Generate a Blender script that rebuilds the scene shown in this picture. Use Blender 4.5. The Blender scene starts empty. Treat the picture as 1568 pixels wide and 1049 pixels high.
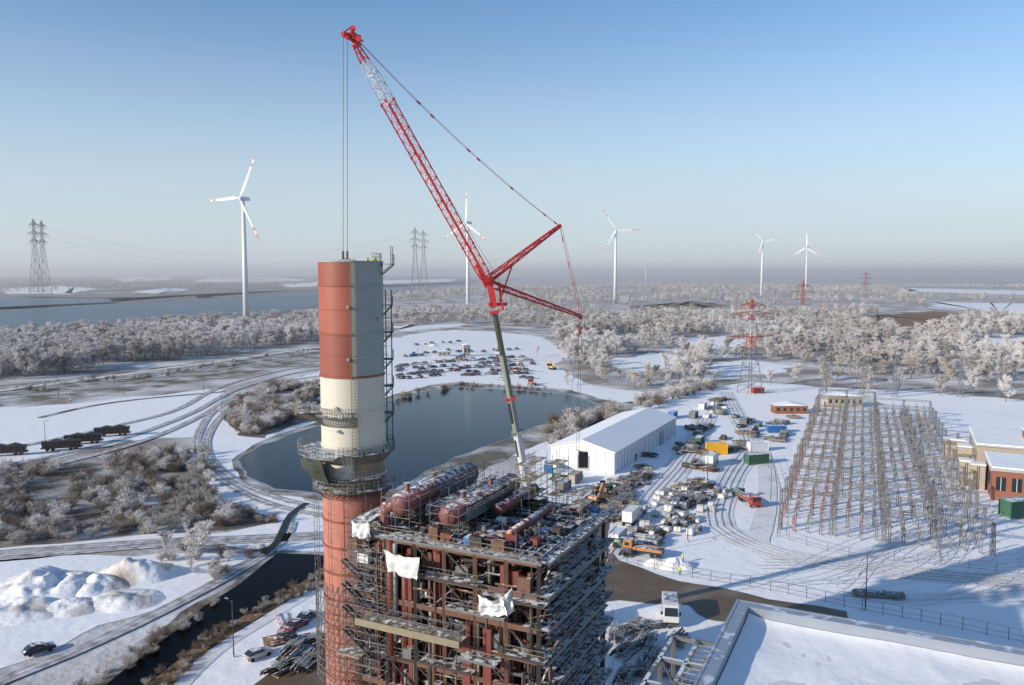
import bpy, bmesh, math, random
from mathutils import Vector, Matrix, noise
random.seed(7)
R=random.random
def U(a,b): return a+(b-a)*R()
# ---------------------------------------------------------------- survey of the site (photogrammetry: metres, camera mast at 60 m)
W,H=1568.,1049.; F=1230.; HOR=418.; CZ=60.
PIT=math.atan((H/2-HOR)/F)
def ray(u,v):
    x=(u-W/2)/F; y=(H/2-v)/F
    return Vector((x, math.cos(PIT)+y*math.sin(PIT), -math.sin(PIT)+y*math.cos(PIT)))
def G(u,v,z=0.0):
    d=ray(u,v); t=(z-CZ)/d.z
    return Vector((d.x*t,d.y*t,z))
def P(u,v,Y):
    d=ray(u,v); t=Y/d.y
    return Vector((d.x*t,Y,CZ+d.z*t))
scene=bpy.context.scene
COL=scene.collection
# ---------------------------------------------------------------- materials
MATS={}
def M(name,col,rough=.6,metal=0.,var=.2,scale=.8,snow=0.,bump=0.,col2=None,s2=.5,det=4,contrast=.12,bscale=None,spec=None):
    m=bpy.data.materials.new(name); m.use_nodes=True
    nt=m.node_tree; n=nt.nodes; l=nt.links
    b=n['Principled BSDF']; b.inputs['Roughness'].default_value=rough; b.inputs['Metallic'].default_value=metal
    if spec is not None: b.inputs['Specular IOR Level'].default_value=spec
    geo=n.new('ShaderNodeNewGeometry')
    nz=n.new('ShaderNodeTexNoise'); nz.inputs['Scale'].default_value=scale; nz.inputs['Detail'].default_value=det
    l.new(geo.outputs['Position'],nz.inputs['Vector'])
    mx=n.new('ShaderNodeMix'); mx.data_type='RGBA'
    mx.inputs[6].default_value=(*[c*(1-var) for c in col],1); mx.inputs[7].default_value=(*[min(1,c*(1+var)) for c in col],1)
    l.new(nz.outputs['Fac'],mx.inputs[0]); out=mx.outputs[2]
    def mask(sc,lo,hi,src):
        q=n.new('ShaderNodeTexNoise'); q.inputs['Scale'].default_value=sc; q.inputs['Detail'].default_value=6
        l.new(geo.outputs['Position'],q.inputs['Vector'])
        r=n.new('ShaderNodeMapRange'); r.inputs[1].default_value=lo; r.inputs[2].default_value=hi
        l.new(q.outputs['Fac'],r.inputs[0]); return r.outputs[0]
    if col2:
        f=mask(scale*.23,s2-contrast,s2+contrast,None)
        m2=n.new('ShaderNodeMix'); m2.data_type='RGBA'; l.new(f,m2.inputs[0]); l.new(out,m2.inputs[6]); m2.inputs[7].default_value=(*col2,1); out=m2.outputs[2]
    if snow>0:
        sp=n.new('ShaderNodeSeparateXYZ'); l.new(geo.outputs['Normal'],sp.inputs[0])
        r=n.new('ShaderNodeMapRange'); r.inputs[1].default_value=.55; r.inputs[2].default_value=.85; l.new(sp.outputs[2],r.inputs[0])
        f=mask(1.3,.62-.5*snow,.72-.5*snow,None)
        mu=n.new('ShaderNodeMath'); mu.operation='MULTIPLY'; l.new(r.outputs[0],mu.inputs[0]); l.new(f,mu.inputs[1])
        m2=n.new('ShaderNodeMix'); m2.data_type='RGBA'; l.new(mu.outputs[0],m2.inputs[0]); l.new(out,m2.inputs[6]); m2.inputs[7].default_value=(.8,.81,.84,1); out=m2.outputs[2]
    l.new(out,b.inputs['Base Color'])
    if bump>0:
        q=n.new('ShaderNodeTexNoise'); q.inputs['Scale'].default_value=bscale or scale*2; q.inputs['Detail'].default_value=6
        l.new(geo.outputs['Position'],q.inputs['Vector'])
        bp=n.new('ShaderNodeBump'); bp.inputs['Strength'].default_value=.6; bp.inputs['Distance'].default_value=bump
        l.new(q.outputs['Fac'],bp.inputs['Height']); l.new(bp.outputs[0],b.inputs['Normal'])
    MATS[name]=m; return name
SN=(.9,.9,.91)
M('ground_frost',(.26,.225,.19),.9,var=.4,scale=.12,col2=(.68,.67,.67),s2=.52,bump=.6,det=8,bscale=.5)
M('far_field',(.17,.145,.11),.95,var=.3,scale=.03,col2=(.42,.41,.4),s2=.57,det=6)
M('snow',SN,.7,var=.04,scale=.06,bump=.3,bscale=.35,det=6,col2=(.79,.785,.78),s2=.66,contrast=.08)
M('snow_tracked',(.77,.77,.78),.7,var=.1,scale=.5,bump=.2,bscale=1.2,det=8,col2=(.6,.57,.54),s2=.6,contrast=.1)
M('snow_road',(.63,.61,.6),.7,var=.18,scale=.4,bump=.1,det=8,col2=(.82,.82,.83),s2=.5)
M('mud_road',(.14,.095,.055),.55,var=.4,scale=.3,bump=.1,det=8,col2=(.34,.3,.26),s2=.64)
M('scrub_ground',(.12,.095,.07),.95,var=.5,scale=.3,bump=.5,col2=(.5,.5,.5),s2=.58,det=8)
M('reed',(.22,.13,.06),.9,var=.4,scale=1.2,bump=.5,det=8)
M('grass_bank',(.14,.13,.095),.95,var=.4,scale=.3,bump=.4,col2=(.6,.6,.61),s2=.55,det=8)
M('water',(.004,.010,.020),.12,var=.3,scale=.05,bump=.03,bscale=.8,spec=.1)
M('pond_ice',(.3,.33,.36),.4,var=.3,scale=.3,spec=.3)
M('river_water',(.07,.10,.13),.35,var=.2,scale=.01,bump=.05,bscale=.3,spec=.35)
M('ditch_water',(.004,.004,.004),.2,var=.2,scale=.05,spec=.03)
M('ballast',(.2,.175,.155),.9,var=.4,scale=2,col2=(.75,.75,.76),s2=.44,contrast=.2)
M('rail',(.06,.05,.045),.5,metal=.5)
M('bark',(.17,.14,.12),.9,var=.3,scale=2)
M('frost_twig',(.76,.73,.71),.85,var=.2,scale=.03,col2=(.44,.385,.34),s2=.6,contrast=.14,det=3)
M('brown_twig',(.21,.155,.11),.9,var=.4,scale=.1)
M('grey_twig',(.47,.435,.40),.9,var=.3,scale=.1)
M('red_crane',(.58,.035,.03),.4,var=.15)
M('white_paint',(.72,.73,.74),.4,var=.06)
M('turbine_white',(.76,.78,.8),.4,var=.03)
M('boom_grey',(.25,.26,.23),.45,var=.15)
M('boom_dark',(.06,.065,.05),.5,var=.3)
M('cable',(.05,.04,.045),.6)
M('stack_red',(.34,.095,.058),.55,var=.18,scale=.4)
M('stack_red_dark',(.27,.075,.048),.55,var=.18,scale=.4)
M('stack_grey',(.31,.335,.31),.55,var=.12,scale=.5)
M('stack_cream',(.60,.56,.46),.55,var=.08,scale=.5)
M('stack_tan',(.26,.19,.12),.6,var=.25,scale=.8)
M('stack_salmon',(.43,.165,.115),.6,var=.35,scale=.8)
M('drum_red',(.18,.06,.053),.5,var=.35,scale=.8,snow=.36)
M('col_red',(.17,.042,.03),.6,var=.35,scale=.8)
M('steel_dark',(.056,.046,.04),.55,metal=.2,var=.4,scale=1.2,snow=.18)
M('steel_galv',(.18,.18,.18),.5,metal=.3,var=.35,scale=1.2,snow=.36)
M('steel_rust',(.14,.07,.045),.6,var=.4,scale=1.2,snow=.2)
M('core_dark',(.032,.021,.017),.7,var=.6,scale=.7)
M('deck_grate',(.08,.077,.073),.6,var=.4,scale=1.5,snow=.33)
M('rail_yellow',(.25,.215,.14),.6,var=.3)
M('plank',(.24,.2,.14),.8,var=.3,scale=2,snow=.25)
M('tarp',(.70,.70,.68),.8,var=.12,scale=1,bump=.15)
M('wrap_white',(.62,.62,.6),.7,var=.3,scale=.4,bump=.1)
M('tarp_green',(.05,.06,.04),.8,var=.3,scale=1,bump=.2)
M('blue',(.04,.17,.42),.5,var=.15,snow=.45)
M('yellow',(.75,.42,.02),.45,var=.1,snow=.2)
M('green',(.05,.13,.08),.5,var=.2,snow=.5)
M('orange',(.5,.2,.06),.5,var=.2,snow=.3)
M('blade_red',(.65,.11,.05),.4)
M('redp',(.36,.05,.04),.5,var=.2,snow=.3)
M('black',(.02,.02,.022),.5,var=.3)
M('tyre',(.02,.02,.02),.8)
M('glass',(.03,.04,.05),.1)
for nm,c in(('car_a',(.07,.075,.085)),('car_b',(.2,.2,.22)),('car_c',(.16,.05,.04)),('car_d',(.025,.03,.06)),('car_e',(.45,.45,.45))): M(nm,c,.35,snow=.36)
M('van_white',(.74,.74,.7),.4,var=.05)
M('hall_wall',(.70,.70,.71),.5,var=.06,scale=.3)
M('roof_snow',(.88,.885,.9),.75,var=.04,scale=.3,bump=.12,bscale=.8,col2=(.8,.805,.82),s2=.6)
M('parapet',(.36,.39,.44),.35,metal=.4,var=.15,scale=.6,snow=.15)
M('brick',(.27,.11,.07),.85,var=.25,scale=3)
M('tan_wall',(.40,.34,.27),.8,var=.15,scale=1)
M('concrete',(.4,.39,.37),.8,var=.2,scale=1,snow=.5)
M('timber',(.28,.2,.12),.8,var=.3,scale=2,snow=.4)
M('insul',(.26,.19,.15),.4,var=.3)
M('pyl_red',(.5,.1,.07),.5); M('pyl_white',(.62,.63,.64),.5); M('pyl_grey',(.2,.21,.22),.5); M('gantry_grey',(.21,.205,.2),.5,var=.3); M('rust_brown',(.17,.135,.115),.6,var=.3)
M('hivis',(.62,.75,.04),.6); M('trouser',(.03,.04,.08),.8); M('skin',(.5,.3,.22),.6); M('helmet',(.75,.75,.72),.4)
M('mound_snow',(.86,.86,.87),.8,var=.08,scale=.5,bump=.3,bscale=1.,col2=(.4,.33,.26),s2=.61,det=8)
# ---------------------------------------------------------------- mesh builder
class MB:
    def __init__(s): s.v=[];s.f=[];s.m=[];s.sm=[];s.mi={}
    def k(s,m):
        if m not in s.mi: s.mi[m]=len(s.mi)
        return s.mi[m]
    def add(s,vs,fs,m,smooth=False):
        o=len(s.v); s.v.extend([tuple(x) for x in vs]); k=s.k(m)
        for f in fs: s.f.append([i+o for i in f]); s.m.append(k); s.sm.append(smooth)
    BF=[(0,3,2,1),(4,5,6,7),(0,1,5,4),(1,2,6,5),(2,3,7,6),(3,0,4,7)]
    def hexa(s,vs,m): s.add(vs,MB.BF,m)
    def box(s,c,sz,m,rz=0.,T=None):
        x,y,z=[q/2 for q in sz]; ca,sa=math.cos(rz),math.sin(rz); vs=[]
        for dz in(-z,z):
            for dx,dy in((-x,-y),(x,-y),(x,y),(-x,y)):
                p=Vector((c[0]+dx*ca-dy*sa,c[1]+dx*sa+dy*ca,c[2]+dz)); vs.append(T(p) if T else p)
        s.hexa(vs,m)
    def frame(s,a,b):
        d=(b-a); L=d.length
        if L<1e-6: return None
        d/=L; up=Vector((0,0,1)) if abs(d.z)<.95 else Vector((0,1,0))
        x=d.cross(up).normalized(); y=x.cross(d).normalized(); return x,y
    def beam(s,a,b,w,m,h=None):
        a=Vector(a);b=Vector(b);h=h or w; fr=s.frame(a,b)
        if not fr: return
        x,y=fr; x=x*(w/2); y=y*(h/2)
        s.hexa([a-x-y,a+x-y,a+x+y,a-x+y,b-x-y,b+x-y,b+x+y,b-x+y],m)
    def cyl(s,a,b,r1,m,r2=None,n=8,cap=True):
        a=Vector(a);b=Vector(b); r2=r1 if r2 is None else r2; fr=s.frame(a,b)
        if not fr: return
        x,y=fr; vs=[]
        for p,r in((a,r1),(b,r2)):
            for i in range(n):
                t=2*math.pi*i/n; vs.append(p+x*(r*math.cos(t))+y*(r*math.sin(t)))
        s.add(vs,[(i,(i+1)%n,n+(i+1)%n,n+i) for i in range(n)],m,n>5)
        if cap:
            o=len(s.v)-2*n; k=s.k(m)
            s.f.append([o+i for i in range(n)][::-1]);s.m.append(k);s.sm.append(False)
            s.f.append([o+n+i for i in range(n)]);s.m.append(k);s.sm.append(False)
    def dome(s,c,ax,r,m,n=14,k=4,fl=.5):
        c=Vector(c);ax=Vector(ax).normalized(); x,y=s.frame(c,c+ax); vs=[];fs=[]
        for j in range(k):
            t=j/k*math.pi/2
            for i in range(n):
                q=2*math.pi*i/n; vs.append(c+(x*math.cos(q)+y*math.sin(q))*(r*math.cos(t))+ax*(r*fl*math.sin(t)))
        vs.append(c+ax*(r*fl))
        for j in range(k-1):
            for i in range(n): fs.append((j*n+i,j*n+(i+1)%n,(j+1)*n+(i+1)%n,(j+1)*n+i))
        for i in range(n): fs.append(((k-1)*n+i,(k-1)*n+(i+1)%n,k*n))
        s.add(vs,fs,m,True)
    def prof(s,pts,y0,y1,m,T=None):
        n=len(pts); vs=[Vector((x,y0,z)) for x,z in pts]+[Vector((x,y1,z)) for x,z in pts]
        if T: vs=[T(p) for p in vs]
        s.add(vs,[tuple(range(n)),tuple(range(2*n-1,n-1,-1))]+[(i,n+i,n+(i+1)%n,(i+1)%n) for i in range(n)],m)
    def mesh(s,name):
        me=bpy.data.meshes.new(name); me.from_pydata(s.v,[],s.f)
        for m in s.mi: me.materials.append(MATS[m])
        me.polygons.foreach_set('material_index',s.m); me.polygons.foreach_set('use_smooth',s.sm); me.update(); return me
    def obj(s,name,parent=None):
        o=bpy.data.objects.new(name,s.mesh(name)); COL.objects.link(o)
        if parent: o.parent=parent
        return o
def place(name,me,loc,rz=0,sc=1.):
    o=bpy.data.objects.new(name,me); COL.objects.link(o); o.location=loc; o.rotation_euler=(0,0,rz); o.scale=(sc,sc,sc) if not isinstance(sc,tuple) else sc; return o
def empty(name,loc=(0,0,0)):
    o=bpy.data.objects.new(name,None); COL.objects.link(o); return o
# ---------------------------------------------------------------- ground zones
def catmull(pts,step=6.):
    out=[]; n=len(pts)
    for i in range(n-1):
        p0=pts[max(i-1,0)];p1=pts[i];p2=pts[i+1];p3=pts[min(i+2,n-1)]
        k=max(2,int((p2-p1).length/step))
        for j in range(k):
            t=j/k; out.append(.5*((2*p1)+(p2-p0)*t+(2*p0-5*p1+4*p2-p3)*t*t+(3*p1-p0-3*p2+p3)*t**3))
    out.append(pts[-1]); return out
def zone(name,px,mat,lv,jit=1.,smooth=True,ws=False):
    pts=[p if ws else G(*p) for p in px]; n=len(pts); out=[]
    for i in range(n):
        a,b=pts[i],pts[(i+1)%n]; k=max(1,min(60,int((b-a).length/3.5)))
        for j in range(k):
            t=j/k
            q=a.lerp(b,t)
            if jit: 
                d=jit*(1+q.y/400)
                q=q+Vector((noise.noise(q*.09)*d*2,noise.noise(q*.09+Vector((9,7,3)))*d*2,0))
            q.z=lv*.03; out.append(q)
    mb=MB(); mb.add(out,[tuple(range(len(out)))],mat); o=mb.obj(name); return o
def ribbon(mb,pts,w,z,mat,off=0.):
    n=len(pts); vs=[];fs=[]
    for i,p in enumerate(pts):
        d=(pts[min(i+1,n-1)]-pts[max(i-1,0)]); d.z=0; d.normalize(); s=Vector((d.y,-d.x,0))
        c=p+s*off; ww=w*(1+.08*noise.noise(p*.2)) if w>1 else w
        for q in(-.5,.5): vs.append(Vector((c.x+s.x*ww*q,c.y+s.y*ww*q,z)))
    for i in range(n-1): fs.append((2*i,2*i+1,2*i+3,2*i+2))
    mb.add(vs,fs,mat)
def track(px,lv,w=3.0):
    pts=catmull([G(*p) for p in px]); mb=MB()
    ribbon(mb,pts,w,lv*.03,'ballast')
    for o in(-.72,.72): ribbon(mb,pts,.17,lv*.03+.16,'rail',o); 
    return mb.obj('railway_track')
def road(name,px,w,lv,mat):
    mb=MB(); ribbon(mb,catmull([G(*p) for p in px]),w,lv*.03,mat); return mb.obj(name)
mb=MB(); mb.add([(-30000,-2000,0),(30000,-2000,0),(30000,30000,0),(-30000,30000,0)],[(0,1,2,3)],'ground_frost'); mb.obj('ground')
zone('snow_yard',[(925,640),(1000,612),(1080,596),(1150,584),(1250,592),(1400,600),(1568,612),(1750,640),(1950,1150),(850,1200),(800,900),(820,690)],'snow',1,1.)
zone('snow_scrapyard',[(590,520),(640,510),(700,505),(760,508),(830,516),(870,540),(850,560),(905,590),(990,602),(950,640),(880,660),(800,700),(600,640),(585,590)],'snow',1,1.)
zone('snow_field',[(-200,650),(0,625),(110,618),(220,607),(345,594),(350,640),(300,668),(200,676),(80,700),(0,712),(-200,730)],'snow',1)
zone('snow_field',[(300,640),(350,620),(420,590),(500,565),(640,575),(640,640),(500,660),(420,690),(360,712),(380,745),(520,775),(640,760),(640,850),(480,870),(420,845),(320,830),(200,840),(0,862),(-100,870),(-100,850),(0,838),(200,822),(330,815),(430,800),(330,760),(290,700)],'snow',2)
zone('snow_field',[(-100,860),(60,850),(230,850),(400,846),(330,885),(250,925),(120,975),(20,1020),(-100,1060)],'snow',2)
zone('snow_slope',[(505,900),(440,925),(370,965),(300,1010),(250,1060),(250,1150),(600,1150),(600,880)],'snow',6)
zone('grass_bank',[(-200,620),(0,592),(140,575),(330,552),(500,528),(500,552),(340,578),(200,600),(0,622),(-200,648)],'grass_bank',1)
zone('scrub_bank',[(-200,730),(0,715),(120,705),(230,690),(285,690),(300,720),(340,770),(430,800),(320,812),(200,820),(0,838),(-200,850)],'scrub_ground',3)
zone('scrub_bank',[(345,640),(350,622),(420,595),(492,585),(492,640),(440,655),(400,672),(360,668)],'scrub_ground',3)
# water
zone('pond_bank',[(352,706),(396,676),(440,662),(490,645),(600,606),(660,590),(700,585),(800,592),(872,597),(905,607),(950,618),(985,612),(960,632),(900,650),(850,668),(800,690),(640,770),(520,768),(420,758),(366,735)],'grass_bank',4,.5)
PW=[(360,705),(400,682),(440,668),(490,651),(600,612),(655,597),(700,592),(800,598),(868,602),(900,612),(925,622),(880,634),(830,650),(790,668),(700,700),(600,752),(500,757),(420,750),(372,730)]
zone('pond_ice_edge',PW,'pond_ice',5,.5)
zone('pond_water',[(u+(640-u)*.015,v+(665-v)*.02) for u,v in PW],'water',6,.6)
zone('far_bank_field',[(-300,421.5),(600,421.5),(800,428),(720,433),(600,437),(470,446),(330,455),(170,460),(0,455),(-300,455)],'far_field',1,3)
zone('river_water',[(-300,502),(-300,478),(0,474),(170,464),(330,455),(470,446),(600,437),(720,432),(725,435),(620,446),(560,462),(500,470),(380,486),(250,496),(0,511)],'river_water',2,3)
zone('harbour_water',[(-300,466),(-300,455),(0,455),(100,456),(170,458),(170,463),(0,470)],'river_water',3,2)
zone('quay_bank',[(175,462.5),(300,453),(303,457),(180,466)],'scrub_ground',4,1)
zone('quay_bank',[(325,454),(540,438),(545,442),(327,458.5)],'scrub_ground',4,1)
for a in ([(170,426),(250,423),(265,428),(190,432)],[(290,432),(330,424),(420,425),(480,429),(400,432)],[(430,435),(500,431),(700,427),(690,431),(440,440)],[(0,442),(90,438),(150,442),(100,450),(10,450)],[(200,447),(260,441),(300,443),(240,450)],
          [(1380,441),(1568,445),(1850,449),(1850,456),(1568,452),(1400,447)],[(1430,462),(1568,465),(1850,469),(1850,484),(1568,482),(1420,472)],[(1040,518),(1100,514),(1160,524),(1110,536),(1040,530)],[(930,552),(1000,540),(1060,548),(1010,568),(950,568)],[(1080,558),(1150,550),(1220,560),(1180,574),(1100,576)],[(600,500),(700,492),(720,498),(610,508)],[(1480,520),(1600,516),(1700,526),(1500,530)]):
    zone('snow_field',a,'snow',5,2)
zone('brown_field',[(1330,484),(1440,476),(1480,490),(1400,502),(1335,497)],'reed',3,3)
zone('brown_field',[(960,470),(1060,462),(1120,468),(1000,478)],'reed',3,3)
# ditch + reeds bottom left
zone('reed_bank',[(512,845),(430,843),(400,858),(350,895),(280,940),(200,990),(110,1060),(60,1120),(420,1120),(512,905)],'scrub_ground',4,.6)
zone('reed_bed',[(512,868),(440,905),(360,950),(300,985),(230,1040),(180,1100),(280,1100),(300,1012),(390,950),(512,888)],'reed',7,.6)
zone('ditch_water',[(512,852),(470,850),(425,850),(395,874),(350,905),(300,945),(230,995),(160,1049),(110,1100),(185,1100),(240,1040),(300,990),(370,945),(445,903),(512,868)],'ditch_water',8,.4)
# tracks & roads
track([(-60,862),(0,856),(120,846),(250,836),(400,829),(520,823)],8)
track([(-60,852),(0,847),(120,838),(250,829),(400,823),(520,817)],8)
track([(-60,1080),(0,1045),(100,1005),(200,960),(300,910),(380,865),(430,830),(445,800)],8)
track([(520,572),(440,584),(380,602),(330,628),(306,660),(302,690),(320,722),(370,755),(430,778),(520,796)],9)
track([(520,578),(450,590),(395,606),(348,630),(322,660),(316,690),(334,718),(380,747),(440,768),(520,785)],9)
track([(520,562),(440,574),(360,598),(300,630),(220,662),(120,690),(0,716),(-100,734)],9)
track([(520,556),(430,568),(340,592),(270,628),(180,652),(90,672),(0,690),(-100,705)],8)
track([(-100,748),(0,730),(120,704),(230,672),(310,636),(360,604)],10)
track([(-200,648),(0,612),(140,594),(300,571),(500,541)],5)
track([(-200,634),(0,603),(140,587),(300,565),(500,536)],5)
road('embankment_road',[(-200,628),(0,598),(140,580),(300,558),(500,530)],6,3,'snow_road')
road('field_road',[(60,640),(140,622),(220,611),(345,600)],3,5,'scrub_ground')
road('path_and_shadow',[(470,772),(445,790),(425,830),(405,850)],1.6,12,'black')  # black strip: dark path with its shadow put into the colour
road('slope_path',[(480,905),(400,955),(330,1000),(270,1060)],2.5,8,'snow_road')
road('site_road',[(1110,600),(1130,640),(1150,680),(1120,730),(1098,790),(1120,820),(1200,850),(1350,872),(1568,893),(1750,905)],8,3,'snow_tracked')
road('site_road',[(1080,640),(1050,700),(1000,760),(960,820),(940,850)],9,4,'snow_tracked')
road('service_road',[(1568,760),(1500,730),(1440,680),(1410,640)],7,3,'snow_tracked')
road('service_road',[(1130,640),(1165,690),(1175,760),(1160,830)],5,5,'snow_tracked')
zone('mud_road',[(905,745),(940,752),(935,800),(925,835),(945,858),(985,872),(1040,893),(1100,903),(1180,918),(1300,940),(1300,965),(1090,950),(1060,925),(950,922),(900,930),(870,880),(880,800)],'mud_road',6,.6)
zone('mud_road',[(380,1060),(440,1015),(520,975),(520,1100),(360,1100)],'mud_road',7,.6)
mb=MB()
for k in range(30):
    x0=U(1100,1560);y0=U(850,930); a=G(x0,y0); d=U(-.4,.6); L_=U(30,80)
    pts=[a+Vector((math.cos(d+.3*math.sin(t/15.))*t,math.sin(d+.01*t)*t,0)) for t in range(0,int(L_),4)]
    for o in(-.9,.9): ribbon(mb,pts,.22,.2+k*.002,'snow_tracked',o)
for k,(off) in enumerate((-2.4,-.7,.9,2.6)):
    for px in([(1110,600),(1130,640),(1150,680),(1120,730),(1098,790),(1120,820),(1200,850),(1350,872),(1568,893),(1750,905)],[(1080,640),(1050,700),(1000,760),(960,820),(940,850)]):
        ribbon(mb,catmull([G(*p) for p in px]),.5,.27+k*.002,'snow_road',off)
mb.obj('tyre_tracks')
# ---------------------------------------------------------------- trees
def tree_mesh(seed,h,spread,ntw,twig='frost_twig',bush=False,wk=1.,lim=2):
    rnd=random.Random(seed); mb=MB(); tips=[]
    def seg(a,d,L,r,lev):
        k=3; p=a.copy(); dd=d.copy()
        for i in range(k):
            nd=(dd+Vector((rnd.uniform(-.25,.25),rnd.uniform(-.25,.25),rnd.uniform(-.05,.2)))).normalized()
            q=p+nd*(L/k); r2=r*.78
            if lev<=lim: mb.cyl(p,q,r*(1+.3*(wk-1)),'bark' if lev<2 else twig,r2*(1+.3*(wk-1)),n=4 if lev<2 else 3,cap=False)
            if lev>0: tips.append((q.copy(),nd.copy(),lev))
            if lev<2:
                nb=3 if not(lev==0 and i==0 and not bush) else 1
                for _ in range(nb+(1 if lev==0 else 0)):
                    az=rnd.uniform(0,6.283); el=rnd.uniform(.15,.9)
                    bd=(Vector((math.cos(az),math.sin(az),0))*math.cos(el)*spread+Vector((0,0,math.sin(el)))+nd*.4).normalized()
                    seg(p.lerp(q,rnd.uniform(.3,1)),bd,L*rnd.uniform(.38,.6)*(1.15-.25*i),r2*.5,lev+1)
            p=q;dd=nd;r=r2
    if bush:
        for _ in range(5): 
            az=rnd.uniform(0,6.283); seg(Vector((rnd.uniform(-.1,.1)*h,rnd.uniform(-.1,.1)*h,0)),Vector((math.cos(az)*.6,math.sin(az)*.6,1)).normalized(),h*rnd.uniform(.6,.9),h*.012,0)
    else: seg(Vector((0,0,0)),Vector((0,0,1)),h*.85,h*.018,0)
    for _ in range(ntw):
        q,nd,lev=rnd.choice(tips)
        d=(nd*.5+Vector((rnd.gauss(0,.7),rnd.gauss(0,.7),rnd.gauss(.25,.5)))).normalized(); L=h*rnd.uniform(.05,.11); w=h*.0046*wk
        s=d.cross(Vector((rnd.gauss(0,1),rnd.gauss(0,1),rnd.gauss(0,1)))).normalized()*w
        q=q-d*(L*.2)+Vector((rnd.gauss(0,1),rnd.gauss(0,1),rnd.gauss(0,1)))*(h*.012)
        mb.add([q-s,q+s,q+d*L+s*.5+nd*L*.1,q+d*L*.98-s*.5],[(0,1,2,3)],twig)
    return mb.mesh('frosted_tree')
def proto(name,meshes):
    c=bpy.data.collections.new(name)
    for i,me in enumerate(meshes):
        o=bpy.data.objects.new(name+'_variant',me); c.objects.link(o)
    return c
T_BIG=proto('frosted_tree_kinds',[tree_mesh(s,10,sp,1900,tw) for s,sp,tw in((1,1.,'frost_twig'),(2,1.3,'frost_twig'),(3,.8,'grey_twig'),(4,1.15,'frost_twig'),(5,1.,'frost_twig'))])
T_FAR=proto('distant_tree_kinds',[tree_mesh(s,10,sp,420,tw,wk=2.3,lim=1) for s,sp,tw in((1,1.1,'frost_twig'),(2,1.4,'frost_twig'),(3,1.,'grey_twig'),(4,1.2,'grey_twig'),(5,1.1,'frost_twig'))])
T_BROWN=proto('bare_bush_kinds',[tree_mesh(s,10,1.3,1100,tw,True,1.15) for s,tw in((11,'brown_twig'),(12,'grey_twig'),(13,'grey_twig'),(14,'frost_twig'))])
def scatter(name,coll,pts):
    me=bpy.data.meshes.new(name); me.from_pydata([p[0] for p in pts],[],[])
    for an,i,ty in(('sc',1,'FLOAT'),('rt',2,'FLOAT'),('ix',3,'INT')):
        at=me.attributes.new(an,ty,'POINT'); at.data.foreach_set('value',[p[i] for p in pts])
    o=bpy.data.objects.new(name,me); COL.objects.link(o)
    ng=bpy.data.node_groups.new(name+'_nodes','GeometryNodeTree'); ng.interface.new_socket('Geometry',in_out='INPUT',socket_type='NodeSocketGeometry'); ng.interface.new_socket('Geometry',in_out='OUTPUT',socket_type='NodeSocketGeometry')
    n=ng.nodes;l=ng.links; gi=n.new('NodeGroupInput');go=n.new('NodeGroupOutput'); iop=n.new('GeometryNodeInstanceOnPoints'); ci=n.new('GeometryNodeCollectionInfo')
    ci.inputs['Collection'].default_value=coll; ci.inputs['Separate Children'].default_value=True; ci.inputs['Reset Children'].default_value=True
    iop.inputs['Pick Instance'].default_value=True
    def na(nm,ty):
        q=n.new('GeometryNodeInputNamedAttribute'); q.data_type=ty; q.inputs['Name'].default_value=nm; return q.outputs[0]
    l.new(gi.outputs[0],iop.inputs['Points']); l.new(ci.outputs[0],iop.inputs['Instance']); l.new(na('ix','INT'),iop.inputs['Instance Index'])
    cx=n.new('ShaderNodeCombineXYZ'); l.new(na('rt','FLOAT'),cx.inputs[2]); er=n.new('FunctionNodeEulerToRotation'); l.new(cx.outputs[0],er.inputs[0]); l.new(er.outputs[0],iop.inputs['Rotation'])
    l.new(na('sc','FLOAT'),iop.inputs['Scale']); l.new(iop.outputs[0],go.inputs[0])
    md=o.modifiers.new('scatter','NODES'); md.node_group=ng; return o
def inpoly(x,y,poly):
    c=False; n=len(poly); j=n-1
    for i in range(n):
        a,b=poly[i],poly[j]
        if (a.y>y)!=(b.y>y) and x<(b.x-a.x)*(y-a.y)/(b.y-a.y)+a.x: c=not c
        j=i
    return c
HOLES=[[G(*p) for p in h] for h in ([(1030,516),(1100,512),(1170,524),(1110,544),(1030,538)],[(920,552),(1000,538),(1070,548),(1010,574),(940,572)],[(1070,558),(1150,548),(1230,560),(1180,582),(1090,582)],[(1320,484),(1440,474),(1490,490),(1400,510),(1325,503)],[(1370,440),(1568,444),(1850,448),(1850,462),(1568,458),(1400,453)],[(1420,461),(1568,464),(1850,468),(1850,492),(1568,490),(1410,480)],[(950,469),(1060,460),(1130,468),(1000,484)],[(1470,519),(1600,514),(1720,526),(1500,540)])]
def fill(px,area,smin,smax,thr=-.25,ns=.012,k=5):
    poly=[G(*p) for p in px]; x0=min(p.x for p in poly);x1=max(p.x for p in poly);y0=min(p.y for p in poly);y1=max(p.y for p in poly)
    out=[]; N=int((x1-x0)*(y1-y0)/area)
    for _ in range(min(N,90000)):
        x,y=U(x0,x1),U(y0,y1)
        if not inpoly(x,y,poly): continue
        if noise.noise(Vector((x*ns,y*ns,3)))<thr: continue
        if any(inpoly(x,y,h) for h in HOLES): continue
        out.append(((x,y,0),U(smin,smax),U(0,6.28),random.randrange(k)))
    return out
pts=fill([(-120,528),(0,523),(150,512),(330,497),(500,490),(500,522),(300,546),(100,572),(-120,598)],60,.8,1.45,-.35)
pts+=fill([(600,478),(840,470),(850,500),(760,500),(700,496),(600,500)],110,.7,1.1,-.1)
pts+=fill([(845,512),(1000,505),(1700,505),(1700,605),(1568,600),(1400,590),(1250,583),(1210,560),(1120,578),(1060,592),(990,600),(920,585),(870,560)],82,.5,1.4,-.16,.016)
scatter('frosted_forest',T_BIG,pts); n1=len(pts)
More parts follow.
